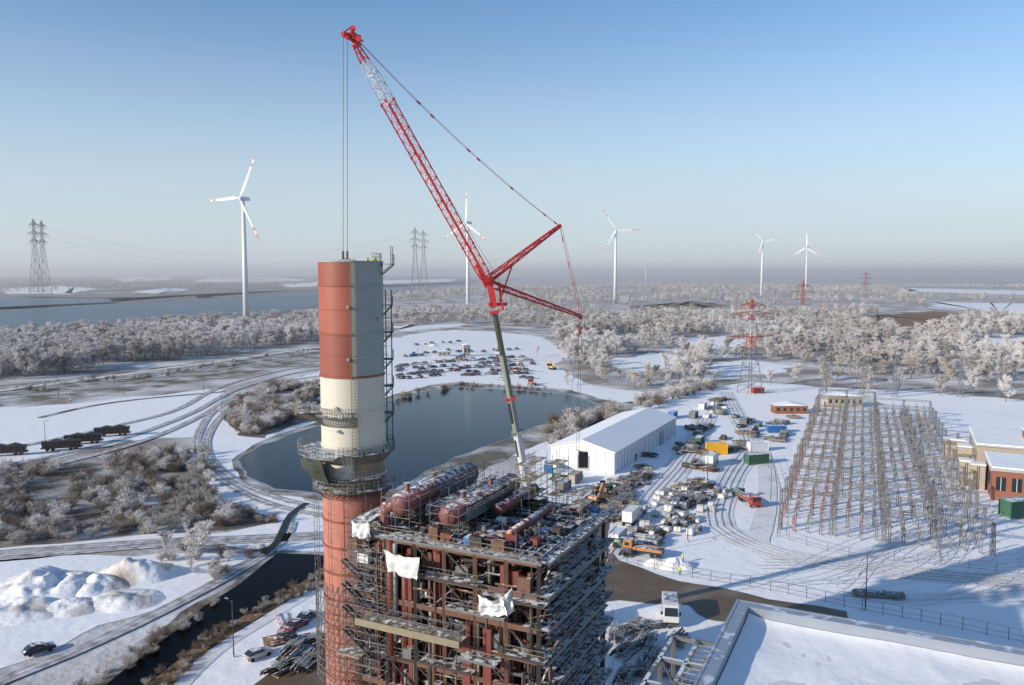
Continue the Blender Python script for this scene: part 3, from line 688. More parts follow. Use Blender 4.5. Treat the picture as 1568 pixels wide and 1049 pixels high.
for u,v,r in((527,53,.32),(532,56,.32),(541,43,.26),(549,60,.34)):
    a=P(u,v,100); cr.cyl(a-Vector((0,.3,0)),a+Vector((0,.3,0)),r,'red_crane',n=14)
cr.obj('lattice_jib',CR)
tb=MB()
T0=P(845,950,132); T1=P(757,476,127.5)
def tp(v): return T0.lerp(T1,(950-v)/(950-476))
for va,vb,w,m in((950,655,1.6,'pyl_white'),(662,602,1.4,'boom_grey'),(606,540,1.25,'boom_grey'),(545,476,1.1,'boom_dark')):
    a,b=tp(va),tp(vb); x,y=tb.frame(a,b); h=w*.55; n=10; vs=[]
    for p in(a,b):
        for i in range(n):
            t=2*math.pi*(i+.5)/n; vs.append(p+x*(h*math.cos(t)*.8)+y*(h*math.sin(t)*1.05))
    tb.add(vs,[(i,(i+1)%n,n+(i+1)%n,n+i) for i in range(n)]+[tuple(range(n))[::-1],tuple(range(n,2*n))],m)
d=(T1-T0).normalized()
for v,w in((655,1.8),(604,1.55),(478,1.5)): a=tp(v); tb.beam(a-d*.2,a+d*.25,w,'red_crane' if v<650 else 'boom_grey')
for va,vb in((640,610),(690,665)): tb.beam(tp(va)+Vector((-.45,-.75,0)),tp(vb)+Vector((-.45,-.75,0)),.4,'boom_dark',.06)
for va,vb in((598,480),): tb.beam(tp(va)+Vector((.25,-.8,0)),tp(vb)+Vector((.25,-.7,0)),.3,'boom_dark',.06)
tb.obj('telescopic_boom',CR)
st=MB()
E1=P(857,346,137); E2=P(889,484,139)
def strut(a,b,w0,w1,n=10): lattice(st,a,b,w0,w1,n,'red_crane',.16,bt=.09)
strut(P(748,428,127),E1,.9,.4,9); strut(P(760,438,128),E2,.9,.4,10)
st.beam(P(757,470,127.5),P(748,424,127.2),1.0,'red_crane'); st.beam(P(770,475,127.5),P(764,432,127.6),.4,'red_crane'); st.beam(P(742,425,127),P(772,440,128),.5,'red_crane'); st.beam(P(730,405,126.5),P(745,440,127),.5,'red_crane'); st.beam(P(741,436,127),P(785,404,130),.25,'red_crane'); st.beam(P(748,466,127),P(776,466,128),.5,'red_crane'); st.beam(P(785,404,130),P(765,462,128),.18,'red_crane')
for u,v in((857,346),(889,486)): 
    a=P(u,v,138); st.cyl(a-Vector((0,.4,0)),a+Vector((0,.4,0)),.34,'red_crane',n=12)
st.obj('luffing_struts',CR)
cb_=MB()
def cable(a,b,r=.05,sag=0.,m='cable',n=12):
    pv=None
    for i in range(n+1):
        t=i/n; q=a.lerp(b,t); q=q-Vector((0,0,sag*4*t*(1-t)))
        if pv: cb_.cyl(pv,q,r,m,n=5,cap=False)
        pv=q
cable(P(546,60,101),E1,.04,1.2,'red_crane'); cable(P(546,60,101),P(765,430,127),.025,.3)
cable(P(549,62,101),E1,.02,1.0)
for t in(.24,.3,.47,.52,.7,.9,.97):
    q=P(546,60,101).lerp(E1,t)-Vector((0,0,1.2*4*t*(1-t))); dd=(E1-P(546,60,101)).normalized(); cb_.beam(q-dd*.4,q+dd*.4,.17,'red_crane')
cable(E1,E2,.05,0,'red_crane'); cable(E1+Vector((.3,0,0)),E2+Vector((.4,0,0)),.03)
for t in(.12,.4,.62,.85): q=E1.lerp(E2,t); cb_.beam(q,q+(E2-E1).normalized()*.8,.2,'red_crane')
for du in(-2,1.5): cable(P(889+du,488,139),P(885+du,690,137),.04,0)
cable(P(889,488,139),P(870,642,134),.025); cb_.beam(P(888,500,139),P(888,512,139),.4,'redp')
for u in(525.5,532.): cable(P(u,56,100),P(u,398,100),.033)
for u in(525.5,532.): a=P(u,397,100); cb_.beam(a,a+Vector((0,0,1.)),.22,'boom_dark')
for u in(505,525,532,565): cable(P(529,396,100),P(u,403,100),.03)
cb_.box(P(893,704,137),(1.6,1.2,2.6),'black'); cable(P(885,690,137),P(893,692,137),.08)
cb_.obj('ropes_and_pendants',CR)
cc=MB(); gx,gy=T0.x,T0.y
cc.box((gx-2,gy,1.5),(17,2.9,.9),'pyl_white'); cc.box((gx-9,gy,2.6),(2.6,2.8,2.2),'red_crane'); cc.box((gx,gy,2.8),(6,2.9,1.9),'red_crane'); cc.box((gx+4.5,gy,2.6),(2.2,4.2,2.6),'boom_grey'); cc.box((gx-1,gy-2.,3),(2.2,1.1,2),'white_paint')
for i in range(8):
    for s in(-1,1): cc.cyl((gx-9.5+i*2.1,gy+s*1.5,.75),(gx-9.5+i*2.1,gy+s*1.0,.75),.75,'tyre',n=14)
for dx in(-8,5):
    for s in(-1,1): cc.beam((gx+dx,gy,1.3),(gx+dx,gy+s*4.5,1.3),.5,'red_crane'); cc.cyl((gx+dx,gy+s*4.5,1.3),(gx+dx,gy+s*4.5,.05),.25,'boom_grey'); cc.box((gx+dx,gy+s*4.5,.25),(1.4,1.4,.15),'timber')
cc.obj('carrier',CR)
# ---------------------------------------------------------------- foreground hall roof (bottom right)
C2=Vector((13.9,47.2,0)); da=-DA; 
def L2(a,b,z): return C2+da*a-DB*b+Vector((0,0,z))
def HB(mb,a0,a1,b0,b1,z0,z1,m): mb.hexa([L2(a0,b0,z0),L2(a1,b0,z0),L2(a1,b1,z0),L2(a0,b1,z0),L2(a0,b0,z1),L2(a1,b0,z1),L2(a1,b1,z1),L2(a0,b1,z1)],m)
hl=MB(); HB(hl,.1,60,.1,45,0,39.3,'hall_wall')
vs=[];fs=[];n=70
for i in range(n+1):
    for j in range(n+1):
        a=.55+30*i/n; b=.55+34*j/n; p=L2(a,b,0); zz=39.32+.1*noise.noise(p*.3)+.035*noise.noise(p*1.2)+.25*math.exp(-(a-.55)*1.2)+.2*math.exp(-(b-.55)*1.5); vs.append(L2(a,b,zz))
for i in range(n):
    for j in range(n): k=i*(n+1)+j; fs.append((k,k+n+1,k+n+2,k+1))
hl.add(vs,fs,'roof_snow',True)
HB(hl,-.15,60,-.15,.5,39.28,40.1,'parapet'); HB(hl,-.15,.5,.5,45,39.28,40.1,'parapet'); HB(hl,-.3,60,-.3,-.15,39.95,40.13,'parapet'); HB(hl,-.3,-.15,-.15,45,39.95,40.13,'parapet')
for i in range(12): HB(hl,-.2,-.1,3*i,3*i+.06,0,39.9,'parapet')
hl.obj('turbine_hall')
sf=MB()
for i in range(9):
    b=-1.2+3.2*i
    for a in(-1.2,-4.4): sf.beam(L2(a,b,10),L2(a,b,36.5),.22,'steel_galv')
    sf.beam(L2(-4.4,b,36.5),L2(-1.2,b,36.5),.24,'steel_galv'); sf.beam(L2(-4.4,b,33.5),L2(-1.2,b,33.5),.24,'steel_galv'); sf.beam(L2(-4.4,b,33.5),L2(-1.2,b,36.5),.12,'steel_galv')
for a in(-1.2,-2.8,-4.4):
    for z in(36.5,33.5): sf.beam(L2(a,-1.2,z),L2(a,26,z),.24,'steel_galv')
for i in range(40): b=-1.2+.65*i; sf.beam(L2(-2.8,b,36.6),L2(-1.2,b,36.6),.08,'steel_galv')
for i in range(8): b=-1.2+3.2*i; sf.beam(L2(-4.4,b,33.5),L2(-4.4,b+3.2,36.5),.12,'steel_galv')
for a in (-3.9,-3.4,-2.2): sf.cyl(L2(a,-1,34),L2(a,25,34),.14,'steel_galv',n=8)
for i in range(9):
    b=-1.2+3.2*i
    for a in(-1.2,-4.4): sf.beam(L2(a,b,0),L2(a,b,10),.22,'steel_galv')
sf.obj('pipe_bridge_frame')
# ---------------------------------------------------------------- warehouse
wd=Vector((.457,.889,0)); wp=Vector((.889,-.457,0)); w0=Vector((30.6,236,0)); WL,WW=66.,21.
def Wp(s,t,z): return w0+wd*s-wp*t+Vector((0,0,z))
wh=MB(); e,rg=6.6,9.3
wh.add([Wp(0,0,0),Wp(0,WW,0),Wp(0,WW,e),Wp(0,WW/2,rg),Wp(0,0,e)],[(0,1,2,3,4)],'hall_wall'); wh.add([Wp(WL,0,0),Wp(WL,WW,0),Wp(WL,WW,e),Wp(WL,WW/2,rg),Wp(WL,0,e)],[(4,3,2,1,0)],'hall_wall')
wh.add([Wp(0,0,0),Wp(WL,0,0),Wp(WL,0,e),Wp(0,0,e)],[(0,1,2,3)],'hall_wall'); wh.add([Wp(0,WW,0),Wp(WL,WW,0),Wp(WL,WW,e),Wp(0,WW,e)],[(3,2,1,0)],'hall_wall')
for t0,t1 in((-.4,WW/2),(WW+.4,WW/2)):
    wh.hexa([Wp(-.4,t0,e-.1),Wp(WL+.4,t0,e-.1),Wp(WL+.4,t1,rg+.05),Wp(-.4,t1,rg+.05),Wp(-.4,t0,e+.12),Wp(WL+.4,t0,e+.12),Wp(WL+.4,t1,rg+.27),Wp(-.4,t1,rg+.27)],'roof_snow')
for i in range(23): wh.beam(Wp(i*3,-.06,0),Wp(i*3,-.06,e-.1),.1,'parapet')
for i in range(8): wh.beam(Wp(-.05,i*3,0),Wp(-.05,i*3,e-.1),.1,'hall_wall')
wh.box(Wp(-.06,10,2.4),(4,.1,4.4),'stack_grey',math.atan2(-wp.y,-wp.x)); wh.box(Wp(20,-.08,1.1),(1.2,.1,2.2),'glass',math.atan2(wd.y,wd.x)); wh.box(Wp(48,-.08,2.2),(4.5,.1,4.4),'parapet',math.atan2(wd.y,wd.x))
wh.obj('white_warehouse')
# ---------------------------------------------------------------- vehicles
def car(col):
    mb=MB(); mb.prof([(-2.2,.35),(2.2,.35),(2.25,.75),(1.9,.92),(.95,1.0),(-1.9,1.02),(-2.25,.85)],-.88,.88,col)
    mb.prof([(1.05,.99),(.35,1.42),(-1.2,1.45),(-1.95,1.02)],-.76,.76,'glass'); mb.prof([(.32,1.41),(-1.15,1.44),(-1.18,1.5),(.28,1.48)],-.72,.72,col)
    for x in(-1.4,1.4):
        for s in(-1,1): mb.cyl((x,s*.92,.33),(x,s*.68,.33),.33,'tyre',n=12)
    for s in(-.6,.6): mb.box((2.22,s,.66),(.08,.35,.14),'white_paint'); mb.box((-2.23,s,.72),(.08,.3,.14),'redp')
    return mb.mesh('parked_car')
cars=[car(c) for c in('car_a','car_b','car_c','car_d','car_e','car_a','car_a')]
def van():
    mb=MB(); mb.prof([(-3,.4),(3,.4),(3.05,1.0),(2.5,1.35),(1.9,2.35),(1.6,2.5),(-2.95,2.5),(-3.02,1.4)],-1.,1.,'van_white')
    mb.add([(2.62,-.85,1.38),(2.62,.85,1.38),(2.05,.8,2.3),(2.05,-.8,2.3)],[(0,1,2,3)],'glass')
    for s in(-1,1):
        mb.box((1.6,s*1.01,1.75),(.9,.04,.6),'glass'); mb.box((-.3,s*1.01,1.75),(2.2,.04,.6),'glass'); mb.box((1.95,s*1.18,1.5),(.15,.25,.4),'black'); mb.box((3.05,s*.75,.85),(.08,.35,.2),'white_paint')
        for x in(-1.9,1.9): mb.cyl((x,s*1.03,.38),(x,s*.75,.38),.38,'tyre',n=14)
    mb.box((3.06,0,.6),(.08,1.9,.25),'black'); mb.box((-1,0,2.53),(3,1.6,.06),'steel_galv'); return mb.mesh('white_van')
VM=van()
def truck(col,load):
    mb=MB(); mb.prof([(2.2,.6),(4.2,.6),(4.25,1.6),(4.05,2.9),(2.3,2.95)],-1.22,1.22,col); mb.add([(4.27,-1.05,1.75),(4.27,1.05,1.75),(4.1,1.,2.75),(4.1,-1.,2.75)],[(0,1,2,3)],'glass')
    mb.box((-1.1,0,.95),(6.4,2.2,.25),'black')
    if load=='box': mb.box((-1.1,0,2.35),(6.2,2.45,2.5),'tarp')
    else:
        mb.box((-1.1,0,1.2),(6.3,2.45,.18),'timber')
        for s in(-1,1): mb.box((-1.1,s*1.2,1.5),(6.3,.06,.5),col)
        for i in range(4): mb.cyl((-4,-.8+i*.5,1.55),(1.8,-.8+i*.5,1.55),.22,'steel_galv',n=8)
    for x in(3.3,-2.2,-3.4):
        for s in(-1,1): mb.cyl((x,s*1.24,.5),(x,s*.9,.5),.5,'tyre',n=14)
    for s in(-1,1): mb.box((3.3,s*1.24,2.2),(1.,.04,.7),'glass')
    return mb.mesh('flatbed_truck')
trucks=[truck('white_paint','box'),truck('redp','flat'),truck('blue','flat'),truck('orange','flat')]
def excavator(col):
    mb=MB()
    for s in(-1,1): mb.prof([(-1.8,.1),(1.8,.1),(2.1,.45),(1.8,.85),(-1.8,.85),(-2.1,.45)],s*1.2-.3,s*1.2+.3,'black')
    mb.prof([(-2,1),(1.3,1),(1.3,1.5),(.2,1.8),(-1.9,1.9),(-2.1,1.4)],-1.2,1.2,col); mb.prof([(.1,1.5),(1.4,1.5),(1.3,2.9),(.2,2.95)],.2,1.15,'glass'); mb.prof([(.1,2.95),(1.35,2.9),(1.35,3.02),(.1,3.05)],.15,1.2,col)
    mb.beam((1,-.3,1.6),(3.4,-.3,4.2),.45,col,.6); mb.beam((3.4,-.3,4.2),(5.6,-.3,2.6),.38,col,.5); mb.beam((1.4,-.3,1.4),(2.7,-.3,3.3),.15,'steel_galv'); mb.prof([(5.2,2.7),(5.9,2.6),(5.9,1.3),(5.1,1.1),(4.9,1.7)],-.75,.15,'steel_dark'); return mb.mesh('excavator')
EX=excavator('orange'); EY=excavator('yellow')
def handler(col):
    mb=MB(); mb.prof([(-2.6,.7),(2.2,.7),(2.3,1.3),(-2.,1.5),(-2.7,1.3)],-.9,.9,col); mb.prof([(-1,1.3),(.6,1.3),(.4,2.4),(-.9,2.45)],.1,.95,'glass'); mb.prof([(-1,2.45),(.5,2.4),(.5,2.5),(-1,2.55)],.05,1.,col)
    mb.beam((-2.4,-.45,1.8),(3.6,-.45,1.5),.4,col); mb.box((3.8,-.2,1.),(.15,1.3,1.1),'steel_dark')
    for s in(-.6,.2): mb.box((4.4,s,.5),(1.2,.12,.08),'steel_dark')
    for x in(-1.7,1.6):
        for s in(-1,1): mb.cyl((x,s*1.2,.6),(x,s*.8,.6),.6,'tyre',n=14)
    return mb.mesh('telehandler')
HD={c:handler(c) for c in('redp','yellow','green','orange')}
def container(col,Lx=6.):
    mb=MB(); mb.box((0,0,1.3),(Lx-.1,2.3,2.4),col)
    n=int(Lx/.35)
    for i in range(n+1):
        for s in(-1,1): mb.box((-Lx/2+.1+i*(Lx-.2)/n,s*1.18,1.3),(.16,.06,2.3),col)
    for sx in(-1,1):
        for sy in(-1,1): mb.box((sx*Lx/2,sy*1.2,1.3),(.14,.14,2.6),col)
    for z in(.12,2.55):
        for s in(-1,1): mb.box((0,s*1.2,z),(Lx-.15,.12,.12),col)
        for s in(-1,1): mb.box((s*Lx/2,0,z),(.12,2.25,.12),col)
    for y in(-.6,-.2,.2,.6): mb.cyl((Lx/2+.06,y,.2),(Lx/2+.06,y,2.4),.03,'steel_galv',n=5)
    return mb.mesh('shipping_container')
CT={c:container(c) for c in('blue','yellow','green','white_paint','redp','steel_galv','tan_wall')}
def package(seed):
    r=random.Random(seed); mb=MB(); l,w,h=r.uniform(1.5,3.4),r.uniform(1.,1.8),r.uniform(.8,1.6)
    mb.box((0,0,.08),(l,w,.16),'timber')
    bm=bmesh.new(); bmesh.ops.create_cube(bm,size=1); bmesh.ops.scale(bm,vec=(l*.96,w*.96,h),verts=bm.verts); bmesh.ops.bevel(bm,geom=list(bm.edges),offset=.16,segments=2,affect='EDGES'); bmesh.ops.translate(bm,vec=(0,0,.16+h/2),verts=bm.verts)
    bm.verts.index_update(); vs=[v.co+Vector((noise.noise(v.co*2+Vector((seed,0,0))),noise.noise(v.co*2.3),noise.noise(v.co*2.1)))*.14 for v in bm.verts]; mb.add(vs,[[v.index for v in f.verts] for f in bm.faces],['steel_galv','wrap_white','wrap_white','tarp','concrete','wrap_white'][seed%6]); bm.free()
    mb.box((0,0,.2+h*.5),(.06,w+.02,h*1.02),'timber'); return mb.mesh('wrapped_package')
PK=[package(i) for i in range(12)]
def pipes(seed):
    r=random.Random(seed); mb=MB(); l=r.uniform(4,8); m=r.choice(['steel_galv','steel_rust','steel_dark','steel_galv']); rr=r.uniform(.12,.28); n=r.randint(4,7)
    for x in(-l*.3,l*.3): mb.box((x,0,.1),(.2,n*rr*2+.3,.2),'timber')
    for row in range(3):
        for i in range(n-row): mb.cyl((-l/2+r.uniform(-.3,.3),(-(n-row)/2+i+.5)*2*rr,.2+rr+row*rr*1.75),(l/2,(-(n-row)/2+i+.5)*2*rr,.2+rr+row*rr*1.75),rr,m,n=9)
    return mb.mesh('pipe_stack')
PS=[pipes(i) for i in range(6)]
def steelpile(seed):
    r=random.Random(seed); mb=MB(); 
    for k in range(10):
        l=r.uniform(3,7); y=r.uniform(-1.3,1.3); z=r.uniform(.15,1.); mb.beam((-l/2,y,z),(l/2,y+r.uniform(-.3,.3),z),.2,r.choice(['steel_galv','steel_rust','steel_dark','plank','steel_galv','steel_dark']),.3)
    for x in(-1.5,1.5): mb.box((x,0,.08),(.2,3,.16),'timber')
    for k in range(3): x=r.uniform(-2,2); lattice(mb,Vector((x,-1.2,1.2)),Vector((x,1.2,1.2)),.5,.5,4,'steel_galv',.06)
    return mb.mesh('steel_beam_stack')
SP=[steelpile(i) for i in range(6)]
def put(name,me,u,v,rz,sc=1.): return place(name,me,G(u,v)+Vector((0,0,.15)),rz,sc)
BA=math.atan2(DB.y,DB.x)
for r_,(u0,v0,u1,v1,n) in enumerate([(612,548,690,538,11),(610,562,700,552,13),(608,568,700,560,12),(615,575,690,568,12),(700,540,790,535,13),(705,552,800,548,14),(700,564,812,560,16),(715,575,800,572,12),(640,530,700,524,6),(745,582,810,579,7),(612,580,668,577,8),(735,556,815,553,13),(700,570,805,567,13)]):
    for i in range(n):
        t=i/(n-1)
        if R()<.18: continue
        put('parked_car',random.choice(cars),u0+(u1-u0)*t+U(-4,4),v0+(v1-v0)*t+U(-1.6,1.6),BA+U(-.5,.5)+ (r_%2)*1.57,1.15)
put('excavator',EY,846,566,2,1.2); put('excavator',EX,792,572,1,1.2)
for u,v in((640,545),(705,548),(815,590)): put('flatbed_truck',random.choice(trucks),u,v,U(0,3))
def shed(u,v,sx,sy,h,rz,wall,name='site_cabin'):
    mb=MB(); mb.box((0,0,h/2),(sx,sy,h),wall); mb.prof([(-sx/2-.3,h),(sx/2+.3,h),(0,h+sy*.2)],-sy/2-.3,sy/2+.3,'roof_snow')
    n=max(2,int(sx/2.5))
    for i in range(n):
        x=-sx/2+(i+.5)*sx/n
        for s in(-1,1): mb.box((x,s*(sy/2+.02),h*.55),(1.1,.06,h*.35),'glass')
    for s in(-1,1): mb.box((s*(sx/2+.02),0,1.05),(.06,1.1,2.1),'steel_dark')
    o=mb.obj(name); o.location=G(u,v); o.rotation_euler=(0,0,rz)
shed(714,545,5,5,8,.3,'tan_wall','small_tower_shed'); shed(765,548,7,5,3,.1,'concrete'); shed(680,545,9,5,3.5,.2,'concrete')
def band(cu0,cv0,cu1,cv1,wd_,n,items):
    for i in range(n):
        t=R(); u=cu0+(cu1-cu0)*t+U(-wd_,wd_); v=cv0+(cv1-cv0)*t+U(-6,6); nm,lst=random.choice(items); put(nm,random.choice(lst),u,v,BA+random.choice([0,1.57])+U(-.12,.12))
pk=('wrapped_package',PK); ps=('pipe_stack',PS); sp=('steel_beam_stack',SP)
for r_ in range(6):
    for c_ in range(10):
        if R()<.22: continue
        p=G(966,806)+DB*(c_*4.8)+(-DA)*(r_*2.9)+Vector((U(-.9,.9),U(-.9,.9),.15)); place('wrapped_package',random.choice(PK),p,BA+U(-.3,.3)+random.choice([0,1.57]),U(.75,1.1))
band(935,800,1000,690,12,24,[ps,sp,sp]); band(1045,700,1075,650,14,24,[ps,sp,ps]); band(1050,770,1090,690,16,20,[ps,sp,pk]); band(1020,820,1070,740,22,16,[ps,sp]); band(960,845,1010,820,18,18,[ps,sp,pk]); band(1110,690,1170,650,26,16,[ps,sp]); band(1085,640,1110,610,16,16,[ps,sp,pk]); band(1190,680,1210,630,12,12,[ps,sp]); band(915,735,985,745,10,8,[sp,ps])
for u,v,c,rz,s in((1097,694,'yellow',-.1,(1.1,1.5,1.3)),(1188,662,'blue',0,(1.1,1.3,1.)),(1160,602,'redp',.3,1),(1070,680,'green',BA,1),(1030,640,'blue',BA,1),(840,722,'blue',1.5,1),(852,735,'green',1.5,1),(1062,640,'steel_galv',BA,1),(1076,626,'white_paint',BA,1),(880,738,'tan_wall',BA,1),(862,752,'steel_galv',BA,1),(1160,690,'white_paint',.2,1.1),(1158,710,'green',.3,1.2),(1140,650,'steel_galv',BA,1),(1564,790,'green',.2,1.6),(945,830,'white_paint',BA,1.)):
    put('shipping_container',CT[c],u,v,rz,s)
put('white_van',VM,1026,948,-1.72,1.3)
put('flatbed_truck',trucks[1],1147,772,-1.4); put('telehandler',HD['green'],1134,762,-1.2); put('telehandler',HD['green'],925,750,.3); put('telehandler',HD['green'],955,840,2.6); put('flatbed_truck',trucks[3],985,850,2.7); put('flatbed_truck',trucks[0],968,800,BA); put('flatbed_truck',trucks[0],1090,712,BA); put('excavator',EX,912,770,1)
for u,v in((395,1008),(470,950),(455,962),(60,1000),(1135,655),(1127,640)): put('parked_car',random.choice(cars),u,v,U(.5,1.2))
for u,v in((975,965),(1000,1010),(960,1040),(990,985),(1040,985),(1030,1030),(945,975),(985,1030),(960,1000),(450,1000),(470,1020),(430,1030),(490,985)): put('steel_beam_stack',random.choice(SP),u,v,BA+U(-.3,.3))
put('pipe_stack',PS[2],1000,962,.2); put('pipe_stack',PS[0],1345,915,-.2,1.2); put('pipe_stack',PS[3],430,985,.5)
def fence_red():
    mb=MB()
    for i in range(8):
        mb.box((i*1.,0,.5),(.08,.08,1.),'redp'); mb.box((i*1.+.5,0,.85),(.9,.04,.2),'redp' if i%2 else 'white_paint'); mb.box((i*1.+.5,0,.4),(.9,.04,.2),'white_paint' if i%2 else 'redp')
    return mb.mesh('safety_barrier')
FR=fence_red()
for i in range(4): put('safety_barrier',FR,408+i*8,992-i*8,.5+i*.5,.9)
def wagon():
    mb=MB(); mb.prof([(-5.5,1.2),(5.5,1.2),(6,3.2),(-6,3.2)],-1.4,1.4,'black'); mb.box((0,0,1.05),(12.5,2.6,.3),'steel_rust')
    for x in range(-5,6,2):
        for s in(-1,1): mb.box((x,s*1.43,2.2),(.15,.08,1.9),'steel_rust')
    for x in(-4.3,-2.7,2.7,4.3):
        for s in(-1,1): mb.cyl((x,s*.8,.5),(x,s*.65,.5),.5,'rail',n=12)
    mb.prof([(-4.5,3.2),(-2,3.9),(0,3.4),(2.4,4.),(4.8,3.2)],-1.2,1.2,'boom_dark'); return mb.mesh('rail_wagon')
WG=wagon()
for u,v in((95,690),(128,680),(172,668),(10,698)): put('rail_wagon',WG,u,v,.3,1.)
# ---------------------------------------------------------------- substation
sb=MB(); s0=Vector((63,184,0)); su=Vector((.40,.917,0)); sv=Vector((.917,-.40,0))
def SS(i,j,z=0): return s0+su*i+sv*j+Vector((0,0,z))
for i in range(0,34):
    for j in range(0,15):
        if R()<.1: continue
        p=SS(i*5.4+U(-.8,.8),j*2.9+U(-.3,.3)); h=U(2.4,4.4)
        m='redp' if (i<9 and j<4 and R()<.4) else random.choice(['gantry_grey','gantry_grey','rust_brown'])
        for dx in(-.25,.25): sb.beam(p+sv*dx,p+sv*dx+Vector((0,0,h)),.13,m)
        sb.beam(p-sv*.3+Vector((0,0,h)),p+sv*.3+Vector((0,0,h)),.18,m); sb.beam(p-sv*.25+Vector((0,0,h*.3)),p+sv*.25+Vector((0,0,h*.7)),.07,m)
        sb.cyl(p+Vector((0,0,h)),p+Vector((0,0,h+1.6)),.16,'insul',.12,n=6); sb.box(p+Vector((0,0,.1)),(.8,.8,.25),'concrete')
        if R()<.35: sb.box(p+Vector((0,0,h*.4)),(.5,.4,.7),'concrete')
        if i%3==1 and j<14: sb.beam(p+Vector((0,0,h+1.6)),p+sv*2.9+Vector((0,0,h+1.6)),.05,'gantry_grey')
for i in range(0,27,2):
    w=U(8.5,10)
    for j in(0,11,22,33,43): lattice(sb,SS(i*6.8,j,0),SS(i*6.8,j,w if j<25 else w-2.5),.8,.5,7,random.choice(['gantry_grey','gantry_grey','pyl_grey','rust_brown']),.1)
    for j0,j1 in((0,11),(11,22)): lattice(sb,SS(i*6.8,j0,w),SS(i*6.8,j1,w),.6,.6,8,'gantry_grey' if j0 else 'rust_brown',.09)
    lattice(sb,SS(i*6.8,22,w-2.5),SS(i*6.8,43,w-2.5),.6,.6,14,'gantry_grey',.08)
for j in(2,5,8,13,16,19,25,29,33,37,41):
    pv=None
    for i in range(0,53):
        q=SS(i*3.4,j,(9 if j<22 else 7)-.5*(1-((i%4)-2)**2/4)); 
        if pv: sb.beam(pv,q,.04,'gantry_grey')
        pv=q
sb.obj('substation_switchgear')
gm=MB()
for u in(1262,1320,1370,1470,1530,1600):
    p=G(u,608); lattice(gm,p,p+Vector((0,0,20)),2.2,.6,12,'pyl_grey',.16); lattice(gm,p+Vector((-6,0,16)),p+Vector((6,0,16)),.7,.7,8,'pyl_grey',.1)
gm.obj('substation_gantry_towers')
shed(1290,622,16,6,5,.0,'tan_wall','transformer_building'); shed(1208,632,14,6,3.5,.0,'brick','brick_shed')
fn=MB()
def fence(px,h=2.,sp=4.,m='steel_galv'):
    pts=catmull([G(*p) for p in px],sp); 
    for i,p in enumerate(pts):
        fn.beam(p,p+Vector((0,0,h)),.08,m)
        if i:
            for z in(h,h*.5,.3): fn.beam(pts[i-1]+Vector((0,0,z)),p+Vector((0,0,z)),.04,m)
fence([(1190,822),(1300,852),(1440,866),(1568,880),(1700,890)]); fence([(960,862),(1060,885),(1180,905),(1320,935),(1440,958),(1568,985)],2.2,3.,'steel_dark'); fence([(1180,700),(1195,760),(1190,822)]); fence([(1440,860),(1420,740),(1405,640)],2.)
fn.obj('site_fence')
# ---------------------------------------------------------------- buildings at right
bb=MB(); o0=G(1512,768); 
def BBx(x,y,z,sx,sy,sz,m): bb.box((o0.x+x*DB.y+y*DB.x,o0.y-x*DB.x+y*DB.y,z),(sx,sy,sz),m,-YW)
BBx(14,12,4,26,20,8,'brick'); BBx(14,12,8.4,27,21,.8,'concrete'); BBx(14,12,8.95,26.4,20.4,.3,'roof_snow'); BBx(10,40,5,22,30,10,'tan_wall'); BBx(10,40,10.2,23,31,.5,'concrete'); BBx(10,40,10.6,22.4,30.4,.3,'roof_snow'); BBx(16,38,12,8,10,2.6,'brick'); BBx(16,38,13.4,8.6,10.6,.3,'roof_snow')
for i in range(7): BBx(3+i*3.6,1.95,4.6,2.2,.12,3.6,'glass'); BBx(3+i*3.6,1.85,4.6,.12,.1,3.6,'white_paint')
for i in range(5): BBx(.95,4+i*4,4.6,.12,2.2,3.,'glass'); BBx(-1.05,28+i*6,6,.12,3.2,4,'glass')
bb.obj('brick_office_building')
tk=MB()
for k,(u,v) in enumerate(((1478,742),(1496,748),(1482,712),(1460,700))):
    p=G(u,v); 
    if k<2: tk.box(p+Vector((0,0,3.5)),(3.4,3.2,7),'tan_wall',-YW); tk.box(p+Vector((0,0,7.1)),(3.7,3.5,.3),'roof_snow',-YW); tk.beam(p+Vector((-1.2,-1.9,0)),p+Vector((-1.2,-1.9,6.8)),.15,'steel_dark'); tk.box(p+Vector((.6,-1.5,2)),(1,.3,2.6),'steel_dark',-YW)
    else: tk.box(p+Vector((0,0,3)),(6,4,6),'tan_wall',-YW); tk.box(p+Vector((0,0,6.1)),(6.4,4.4,.3),'roof_snow',-YW); tk.cyl(p+Vector((1,0,6)),p+Vector((1,0,8)),.4,'steel_galv',n=10)
tk.obj('transformer_station')
# ---------------------------------------------------------------- lamps
def lamp():
    mb=MB(); mb.cyl((0,0,0),(0,0,10),.11,'steel_dark',.06,n=8); mb.beam((0,0,10),(1.4,0,10.2),.08,'steel_dark'); mb.box((1.6,0,10.2),(.8,.28,.12),'steel_galv'); mb.cyl((0,0,0),(0,0,.5),.2,'concrete',n=8); return mb.mesh('street_lamp')
LM=lamp()
for u,v,s in((358,1008,.9),(70,690,1),(340,625,1),(312,600,1),(1325,935,1),(1053,830,1),(1083,745,1),(1180,770,.9),(930,860,1),(190,606,1),(90,612,1),(390,540,1),(1290,760,1),(640,545,1),(600,565,1)): put('street_lamp',LM,u,v,U(0,6),s)
